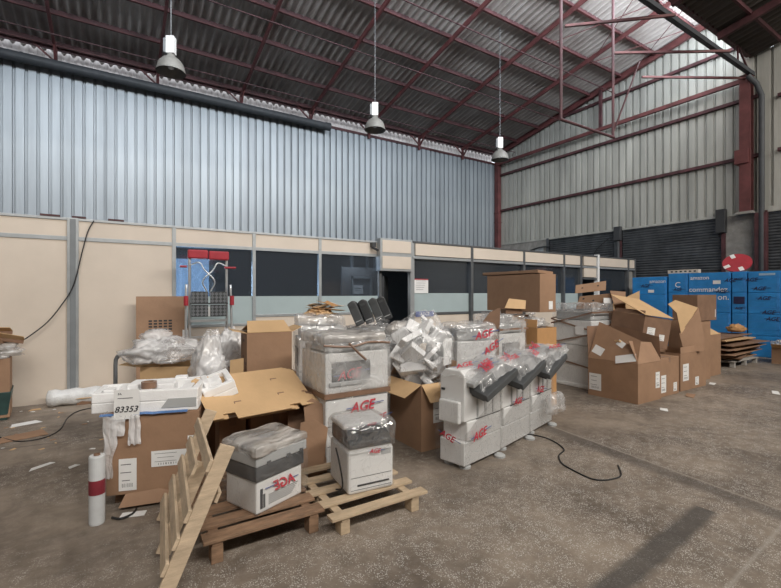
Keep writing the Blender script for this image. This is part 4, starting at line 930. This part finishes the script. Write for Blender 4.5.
b = MB(); b.obox((-.02, .06, .585), (.17,0,-.01), (0,.56,0), (0,0,.022), CARD); b.build('lid', t, bevel=.004); add_label(t, 'front', .36, 1.05, .06, .10, .09, .12, False, 'sticker')
x, y = PT(511, 5.95); t = thing('cardboard_flap', 'small pale brown carton flap propped up on the wrapped printer', 'cardboard', (x, y, 1.33), R(-25)); b = MB()
b.prism([(-.13,.02),(.16,.0),(.20,.14),(-.04,.17)], (1,0,0), (0,.5,.85), (0,-.1,.06), .008, CARD2); b.build('flap', t); b = MB(); b.box(-.10,.14,-.06,.12,0,.06,CARD3); b.build('tray', t)
x, y = PT(489, 5.75); t = thing('cardboard_sheet', 'dark brown board standing slanted left of the propped flap', 'cardboard', (x, y, 0), R(-30)); b = MB(); b.prism([(-.12,0),(.10,0),(.16,1.42),(.02,1.36),(-.16,1.12)], (1,0,0), (0,.02,1), (0,0,0), .008, CARD3); b.build('sheet', t)

# strapped wrapped stack
t = wrapped_machine('tall wrapped stack with brown straps beside the big open boxes', 6.69, 4.27, .60, .74, 1.30, 71, 0., top=.12, dark=False, straps=[(.42,.03,.10),(.80,-.05,-.18),(1.12,.1,.16),(1.18,.0,-.2)], film_=WRAP, name='wrapped_stack', label_=('left', .18, .98, .16, .14, False))
b = MB(); b.box(-.35,.34,-.40,.41,.0,.06,WHITE); b.build('white_base', t, bevel=.015)
carton('brown box behind the strapped stack', 7.40, 4.42, .55, .50, 1.30, 0., flaps=None)
x, y = PT(598, 7.95); t = thing('flattened_box', 'brown flattened box with round holes lying on the boxes by the dark doorway', 'cardboard', (x-.05, y, 1.31), R(-25)); b = MB()
def hol(ax, ay, o, pol, holes, m):
    b.prism(pol, ax, ay, o, .008, m); n_ = Vector(ax).cross(Vector(ay)).normalized()
    for u, v in holes:
        c = Vector(o)+Vector(ax)*u+Vector(ay)*v
        for sg in (1,-1): b.lathe([(0,0),(.02,0)], INK, c + n_*(.010 if sg > 0 else -.002), 12, (Matrix.Rotation(R(-60),3,'X')))
hol((1,0,.10), (0,.10,1), (-.42,0,.30), [(0,0),(.60,0),(.62,.17),(.02,.15)], ((.14,.08),(.45,.09)), CARD)
hol((1,0,.05), (0,-.3,.7), (-.44,-.05,.02), [(0,0),(.62,0),(.66,.36),(.02,.32)], ((.1,.26),(.3,.2)), CARD)
hol((1,0,0), (0,.1,1), (.22,-.22,.0), [(0,0),(.20,.0),(.22,.33),(-.08,.35)], ((.1,.2),), CARD); b.build('sheet', t)
add_label(t, 'front', .1, .30, .12, .17, .16, .10, False, 'white_sticker')

# ------------------------------------------------------------------ open boxes at the right
c = carton('largest open brown box with upright flaps, nearest of the boxes by the blue stack', 6.35, 3.33, .66, .78, .58, 0., flaps={'left': (66,.62,CARD,.36), 'front': (64,.36,CARD,.30), 'back': (95,.50,CARD3), 'right': (92,.36,CARD3,.50)},
       labels=[('left', -.27, .22, .20, .26)])
add_label(c, 'front', .66, .78, .22, .30, .12, .24, True)
def flap_sticker(parent, u, v, lw, lh, tl):     # stickers on the big left flap
    a = R(66); dr = Vector((math.cos(a),0,math.sin(a))); ax = Vector((0,-1,0)); ax2 = (ax*math.cos(tl)+dr*math.sin(tl)); up2 = (dr*math.cos(tl)-ax*math.sin(tl)); nn = Vector((-math.sin(a),0,math.cos(a)))
    q = MB(); q.obox(Vector((-.33,0,.582)) + ax*u + dr*v + nn*.010, ax2*lw/2, nn*.0008, up2*lh/2, PAPER); q.build('sticker', parent)
flap_sticker(c, -.25, .14, .18, .13, -.35); flap_sticker(c, .20, .06, .30, .12, .25); flap_sticker(c, .08, .28, .13, .09, -.5)
b = MB(); b.box(-.2,.2,-.12,.12,0,.03,CARD2); o = b.build('cardboard_sheet', bevel=.003); o.location = (6.62, 3.80, .84); o.rotation_euler = (R(6), R(4), R(70)); tag(o, 'pale folded cardboard sticking up inside the largest open box', 'cardboard')
carton('small box standing inside the largest open box', 6.46, 3.6, .30, .36, .80, 0., .008, flaps=None, m=CARD3)
b = MB(); blob(b, (0,0,.06), (.14,.14,.08), DARK, 61, .3, 3, 14); o = b.build('dark_bundle', smooth=True); o.location = (6.83, 3.55, .0); o.location.z = .35; tag(o, 'dark plastic bundle inside the largest open box', 'bundle')
carton('brown box with two white labels right of the largest open box', 7.06, 3.37, .60, .72, .60, 0., flaps=None, labels=[('front', -.20, .20, .16, .27), ('front', .17, .12, .11, .14)])
t = carton('pale-topped open box lying tilted on the brown box with two labels', 7.08, 3.62, .70, .58, .50, 0., .74, flaps={'left': (60,.08,CARD3)}, m=CARD3, labels=[('front', -.15, .26, .2, .12), ('front', .15, .18, .14, .10)])
b = MB(); b.prism([(-.38,-.31),(.37,-.31),(.37,.36),(-.38,.36)], (1,0,.03), (0,1,.42), (0,0,.64), .008, CARD2); b.build('pale_lid', t)
t.rotation_euler = (R(4), R(8), R(-6))
t = thing('cardboard_sheet', 'pale cardboard panel standing upright behind the largest open box', 'cardboard', (8.05, 4.45, 0), R(-35)); b = MB(); b.prism([(-.20,0),(.25,0),(.28,1.66),(-.22,1.42)], (1,0,0), (0,.03,1), (0,0,0), .008, CARD2); b.build('sheet', t)
carton('brown box with tall pointed flaps and white labels, beside the box with two labels', 7.78, 3.40, .92, .66, .62, 0., flaps={'front': (80,.10,CARD)}, labels=[('front', -.28, .30, .20, .28), ('front', .12, .12, .13, .14)])
t = thing('flattened_box', 'pale and brown flattened box standing folded on the labelled brown box', 'cardboard', (*PT(690, 7.36), .625), R(-32.4)); b = MB()
b.prism([(-.34,.80),(-.20,.87),(.17,.74),(.08,.61),(-.16,.29),(-.2,.65)], (1,0,0), (0,.15,1), (0,-.05,0), .01, CARD2)
b.prism([(.08,.61),(.17,.74),(.24,.22),(.21,.0),(-.13,.0),(-.19,.29)], (1,0,0), (0,.10,1), (0,-.03,0), .01, CARD); b.build('sheet', t)
carton('brown box standing under the dark closed box, near the blue stack', 8.86, 3.62, .60, .46, 1.10, 0., flaps=None)
c = carton('dark brown closed box balanced on the boxes in front of the blue stack', 8.88, 3.60, .78, .42, .48, 0., 1.105, flaps=None, m=CARD3, tape=False)
b = MB(); b.box(.33,.35,-.213,-.21,.06,.2,PAPER); b.box(-.36,-.33,-.213,-.21,.04,.06,PAPER); b.build('sticker', c)
carton('narrow brown box at the far end of the open boxes, beside the flat pile', 9.52, 3.72, .66, .66, .80, 0., flaps={'left': (130,.14,CARD2), 'back': (60,.3,CARD2), 'front': (30,.25,CARD2)})
b = MB(); b.box(-.3,.3,-.02,.02,0,.02,CARD3)
# pile of flattened boxes on a pallet
pallet('white-edged pallet under the pile of flattened boxes by the blue stack', 11.25, 3.85, 1.3, .9, mat('grey_wood', (.40,.38,.35), .8), nb=5, hh=.14, seed=12)
for k in range(12):
    rr = random.Random(90+k); a, c_ = rr.uniform(1.3,2.1), rr.uniform(.7,1.05); b = MB()
    b.prism([(-a/2,-c_/2),(a/2,-c_/2+rr.uniform(0,.2)),(a/2-rr.uniform(0,.2),c_/2),(-a/2+rr.uniform(0,.2),c_/2)], (1,0,rr.uniform(-.03,.05)), (0,1,rr.uniform(-.03,.03)), (0,0,0), rr.uniform(.012,.022), [CARD, CARD2, CARD3][k % 3]); o = b.build('flattened_box')
    o.location = (12.0+rr.uniform(-.1,.15), 4.3+rr.uniform(-.1,.1), .155+.042*k); o.rotation_euler[2] = rr.uniform(-.18,.18)
    tag(o, 'flattened brown box in the loose pile on the pallet by the blue stack', 'cardboard', 'flattened boxes piled on the pallet')
b = MB(); blob(b, (0,0,.1), (.22,.2,.12), CARD4, 77, .5, 3., 14); o = b.build('paper_bundle', smooth=True); o.location = (12.6, 4.3, .66); tag(o, 'crumpled pale brown paper on top of the flat pile', 'paper')
carton('low brown box at the right edge in front of the blue stack', 12.75, 3.05, .75, .62, .36, 0., flaps={'left': (150,.2,CARD2)})
b = MB(); blob(b, (0,0,.08), (.32,.26,.14), WRAPH, 78, .5, 3., 16); o = b.build('film_bundle', smooth=True); o.location = (13.1, 3.5, .33); tag(o, 'crumpled clear film on the low brown box at the right edge', 'film')

# ------------------------------------------------------------------ blue boxes
BX = 13.78
cols = [(632,667,2.12,0,'at the left end of the blue wall'), (668,688,2.20,1,'second column from left'), (688,731,2.19,2,'third column from left'), (731.5,747,2.19,3,'fourth column from left'), (747.5,781,2.18,4,'fifth column from left'), (782,806,2.18,5,'at the right end of the blue wall')]
for p0, p1, top_, ci, where in cols:
    y1, y0 = YX(p0, BX)-.01, YX(p1, BX)+.01; nr_ = 4; hh = top_/nr_
    for r_ in range(nr_):
        t = thing('blue_box', f'bright blue wrapped box {where}, {["bottom row","second row up","third row up","top row"][r_]}', 'box', (BX+.45, (y0+y1)/2, r_*hh), 0., 'blue boxes by the roller shutters')
        b = MB(); b.box(-.45,.45,-(y1-y0)/2,(y1-y0)/2,.001,hh-.002,BLUE); b.build('body', t, bevel=.012)
        b = MB()
        for k in range(2): b.box(-.453,-.4505,-(y1-y0)/2+.01,(y1-y0)/2-.01,hh*(.3+.4*k)-.008,hh*(.3+.4*k)+.008,BLUE2)
        b.box(-.453,-.4505,-(y1-y0)/2+.01,-(y1-y0)/2+.07,.02,hh-.02,BLUE2); b.build('blue_tape', t)
        ax = (0,-1,0); up = (0,0,1); wd = y1-y0; q = MB()
        if ci == 2:
            if r_ == 3: q.text('amazon', (-.456, wd*.22, hh*.76), ax, up, .15, PAPER, bold=.005)
            if r_ == 3: q.text('commandez', (-.456, .02, hh*.16), ax, up, .19, PAPER, bold=.008)
            if r_ == 2: q.text('en', (-.456, .18, hh*.8), ax, up, .22, PAPER); q.text('on.', (-.456, -wd*.34, hh*.78), ax, up, .21, PAPER, bold=.005)
            if r_ == 3: q.box(-.457,-.454,-.28,-.10,hh*.42,hh*.60,PAPER)
        if ci == 0 and r_ == 3: q.text('amazon', (-.456, -.25, hh*.75), ax, up, .15, PAPER); q.box(-.457,-.454,-.15,.02,hh*.1,hh*.26,PAPER)
        if ci == 1 and r_ == 3: q.text('C', (-.456, .0, hh*.4), ax, up, .22, PAPER)
        if ci == 4 and r_ == 3: q.box(-.457,-.454,-wd*.35,wd*.15,hh*.80,hh*.9,mat('pale_blue', (.35,.5,.65), .5))
        if q.v: q.build('white_lettering', t)
        q = MB(); DKI = mat('navy_ink', (.02,.02,.07), .5)
        def logo_(q_, *a_): z_ = MB(); logo(z_, *a_); z_.build('dark_lettering', t)
        if ci == 4:
            for uu, vv in {3:((.38,.62),(.12,.2)), 2:((-.02,.75),(-.16,.1)), 1:((-.28,.8),)}[r_] if r_ else (): logo_(q, (-.458, uu*wd, hh*vv), ax, up, .13, False, DKI, DKI)
        elif ci == 3 and r_: logo_(q, (-.458, 0, hh*(.65 if r_ == 3 else .25)), ax, up, .085, False, DKI, DKI)
        elif ci == 0 and r_ in (3,): logo_(q, (-.458, .1, hh*.5), ax, up, .13, False, DKI, DKI)
        elif ci == 1 and r_ == 3: logo_(q, (-.458, .0, hh*.15), ax, up, .11, False, DKI, DKI)
        elif ci == 2 and r_ == 3: logo_(q, (-.458, -.5, hh*.6), ax, up, .13, False, DKI, DKI); logo_(q, (-.458, -wd*.30, hh*.05), ax, up, .12, False, DKI, DKI)
        if ci == 3 and r_ == 2: q.box(-.457,-.454,-.12,.12,hh*.45,hh*.8,DKI)
        if q.v: q.build('dark_lettering', t)
# red cable drum and slotted bracket on top
y_ = YX(738, 14.2); t = thing('red_reel', 'red round reel leaning on top of the blue boxes', 'reel', (14.15, y_, 2.19), 0); b = MB(); M_ = Matrix.Rotation(R(-50), 3, 'Y') @ Matrix.Rotation(R(10), 3, 'X')
b.lathe([(0,.0),(.32,0),(.32,.03),(0,.03)], REDP, (0,0,.24), 32, M_); b.lathe([(.09,-.20),(.14,-.18),(.14,0)], REDP, (0,0,.24), 24, M_)
b.build('flange', t)
b = MB()
for a in (.6, 2.3, 3.7):
    c = Vector((0,0,.24)) + M_ @ Vector((.25*math.cos(a), .25*math.sin(a), .034)); b.obox(c, M_ @ Vector((.07*math.cos(a),.07*math.sin(a),0)), M_ @ Vector((-.05*math.sin(a),.05*math.cos(a),0)), M_ @ Vector((0,0,.002)), PAPER)
for a in (.6, 2.3, 3.7):
    c = Vector((0,0,.24)) + M_ @ Vector((.25*math.cos(a), .25*math.sin(a), -.004)); b.obox(c, M_ @ Vector((.07*math.cos(a),.07*math.sin(a),0)), M_ @ Vector((-.05*math.sin(a),.05*math.cos(a),0)), M_ @ Vector((0,0,.002)), PAPER)
b.build('white_sticker', t)
t = thing('slotted_bracket', 'beige slotted metal bracket lying on top of the blue boxes', 'bracket', (13.95, YX(684, 13.95), 2.205), 0); b = MB(); b.box(-.08,.08,-.40,.40,0,.10,BEIGE)
for k in range(6): b.box(-.082,-.078,-.34+.12*k,-.28+.12*k,.03,.07,INK)
b.build('bar', t)

# ------------------------------------------------------------------ left edge: bin with rubbish, bubble roll, scraps
t = thing('rubbish_box', 'brown box in a dark green tub overflowing with waste at the left edge', 'box', (-1.42, 7.42, 0), R(6)); b = MB()
b.lathe([(.0,0),(.30,0),(.36,.36),(.34,.36),(.30,.02)], GREEN, n=4, M=Matrix.Rotation(R(45),3,'Z')); b.build('tub', t, bevel=.02)
b = MB(); b.box(-.24,.24,-.22,.22,.03,.78,CARD); b.build('inner_box', t, bevel=.006)
b = MB(); blob(b, (0,0,.86), (.38,.34,.13), WRAPH, 101, .35, 2.5, 20); o = b.build('plastic_bag', smooth=True); o.location = (-1.42, 7.42, 0); tag(o, 'clear plastic liner spread over the waste box at the left edge', 'bag')
for k, (dx, dz, a, ww) in enumerate(((.14,1.02,.5,.34),(-.05,1.04,-.3,.5),(.02,1.12,.3,.4),(-.08,1.20,.15,.36))):
    t = thing('cardboard_scrap', ['brown carton piece pointing right on the waste box','brown carton piece low on the waste box','brown carton piece in the middle on the waste box','topmost brown carton piece on the waste box'][k], 'cardboard', (-1.40+dx, 7.38, dz-.03), a, ry=.25-.1*k)
    b = MB(); b.box(-ww/2,ww/2,-.15,.15,0,.05,CARD if k % 2 else CARD3); b.prism([(-ww/2,0),(ww/2,0),(ww/2-.04,.09),(-ww/2+.02,.10)], (1,0,0), (0,-.7,.5), (0,-.15,.05), .006, CARD2); b.build('sheet', t)
xr0 = XY(46, 7.7); t = thing('bubble_wrap_roll', 'roll of clear bubble wrap lying on the floor along the beige partition', 'film roll', (xr0, 7.74, .115), R(-2)); b = MB()
pts = [(0,0,0)]+[(.02+.8*k/10,0,.0) for k in range(11)]
b.tube(pts, [.06]+[.115+.012*math.sin(k*2.1) for k in range(11)], mat('bubble_roll_film', (.72,.73,.73), .25, var=.08, scale=8, bump=.5, bscale=30), 18); b.build('film', t, smooth=True)
p = W(64,406,0); t = thing('flattened_box', 'low folded brown cardboard in front of the bubble wrap roll', 'cardboard', (p.x+.18, p.y+.12, 0), R(-4)); b = MB(); b.box(-.02,.66,-.16,.14,0,.09,CARD3); b.prism([(-.05,0),(.68,0),(.66,.30),(.04,.32)], (1,0,0), (0,1,.12), (0,-.20,.092), .008, CARD2); b.build('sheet', t)
def litter(px, py, w, d, m, lab, rz, nm='paper_scrap', hh=.004):
    p = W(px, py); rr = random.Random(px*7+py); b = MB(); b.prism([(-w/2,-d/2),(w/2,-d/2*rr.uniform(.4,1)),(w/2*rr.uniform(.7,1),d/2),(-w/2*rr.uniform(.5,1),d/2*rr.uniform(.6,1))], (1,0,0), (0,1,.03), (0,0,0), hh, m); o = b.build(nm); o.location = (p.x, p.y, .003+d*.015); o.rotation_euler[2] = rz; tag(o, lab, 'scrap')
litter(26,424,.30,.14,PAPER,'white torn paper on the floor near the left edge',.3); litter(41,467,.22,.06,PAPER,'long white paper strip on the open floor at the left',.6); litter(73,467,.10,.05,PAPER,'small white paper strip left of the film roll',.7)
litter(22,437,.45,.28,CARD,'brown flat cardboard piece on the floor at the left edge',.2,'cardboard_scrap'); litter(35,410,.14,.08,CARD2,'pale cardboard scrap near the beige partition',.1,'cardboard_scrap')
litter(85,402,.26,.09,PAPER,'white strip of foam beside the low folded cardboard',.2); litter(664,410,.16,.10,PAPER,'white paper on the floor in front of the largest open box',.4); litter(690,396,.30,.12,CARD,'torn brown cardboard on the floor by the labelled boxes',.3,'cardboard_scrap')
litter(712,384,.22,.10,PAPER,'white scrap on the floor at the foot of the far boxes',.2); litter(776,393,.30,.10,PAPER,'white strip on the floor near the right edge',.3)
rr = random.Random(77)
for k in range(26):
    px, py = rr.uniform(0,110), rr.uniform(408,450)
    p = W(px, py); b = MB(); s = rr.uniform(.012,.035); b.prism([(-s,-s*.5),(s,-s*.3),(s*.6,s*.6),(-s*.7,s*.5)], (1,0,0), (0,1,0), (0,0,0), .003, [PAPER, CARD2, CARD][k % 3]); o = b.build('litter_scrap'); o.location = (p.x, p.y, .001); o.rotation_euler[2] = rr.uniform(0,6); tag(o, 'tiny scrap of paper or card littering the floor by the beige partition', 'scrap', 'small scraps on the floor at the left')
def floor_cable(pts, lab, r=.0065):
    b = MB(); b.tube(smooth_pts([Vector((W(a,c).x, W(a,c).y, r+.001)) for a, c in pts], 8), r, CABLE, 6); tag(b.build('floor_cable', smooth=True), lab, 'cable')
floor_cable([(519,434),(536,436),(552,441),(564,450),(559,456),(562,464),(575,472),(590,479),(601,481),(612,480),(621,476),(618,466)], 'black cable lying in a loop on the floor right of the copier units')
floor_cable([(0,438),(20,442),(45,438),(60,430),(68,418),(80,411),(100,407)], 'black cable lying on the floor in front of the beige partition')

# ------------------------------------------------------------------ LIGHT
def area(name, loc, rot, sx, sy, e, c):
    l = bpy.data.lights.new(name, 'AREA'); l.shape = 'RECTANGLE'; l.size = sx; l.size_y = sy; l.energy = e; l.color = c
    o = bpy.data.objects.new(name, l); COL.objects.link(o); o.location = loc; o.rotation_euler = rot; return o
midx = (XL+GX)/2
area('north_light', (midx, 5.02, 9.4), (R(90), 0, R(0)), 20.5, 1.6, 1450, (.86,.93,1.))
area('north_light_front', (midx, YB+.1, 9.3), (R(62), 0, R(0)), 20.5, 1.9, 3700, (1.,.95,.885))
area('office_daylight', ((xa+xb)/2, 11.38, 1.7), (R(-90), 0, 0), xb-xa, 1.4, 170, (.62,.80,1.))
area('office_fill_light', (XY(355, 8.3), 8.3, 2.6), (0, 0, 0), .6, .3, 22, (.95,.97,1.))  # unseen fill lamp, added to brighten the inner door and its notice
w = bpy.data.worlds.new('sky'); w.use_nodes = True; SC.world = w; nt = w.node_tree; bg = nt.nodes['Background']; bg.inputs[0].default_value = (.85,.92,1.,1); bg.inputs[1].default_value = 2.0
SC.view_settings.view_transform = 'Standard'; SC.view_settings.look = 'None'; SC.view_settings.gamma = 1; SC.view_settings.use_curve_mapping = False
SC.view_settings.exposure = 0.0
cy_ = SC.cycles; cy_.max_bounces = 6; cy_.diffuse_bounces = 4; cy_.glossy_bounces = 3; cy_.transparent_max_bounces = 14; cy_.caustics_reflective = False; cy_.caustics_refractive = False
cy_.use_denoising = True
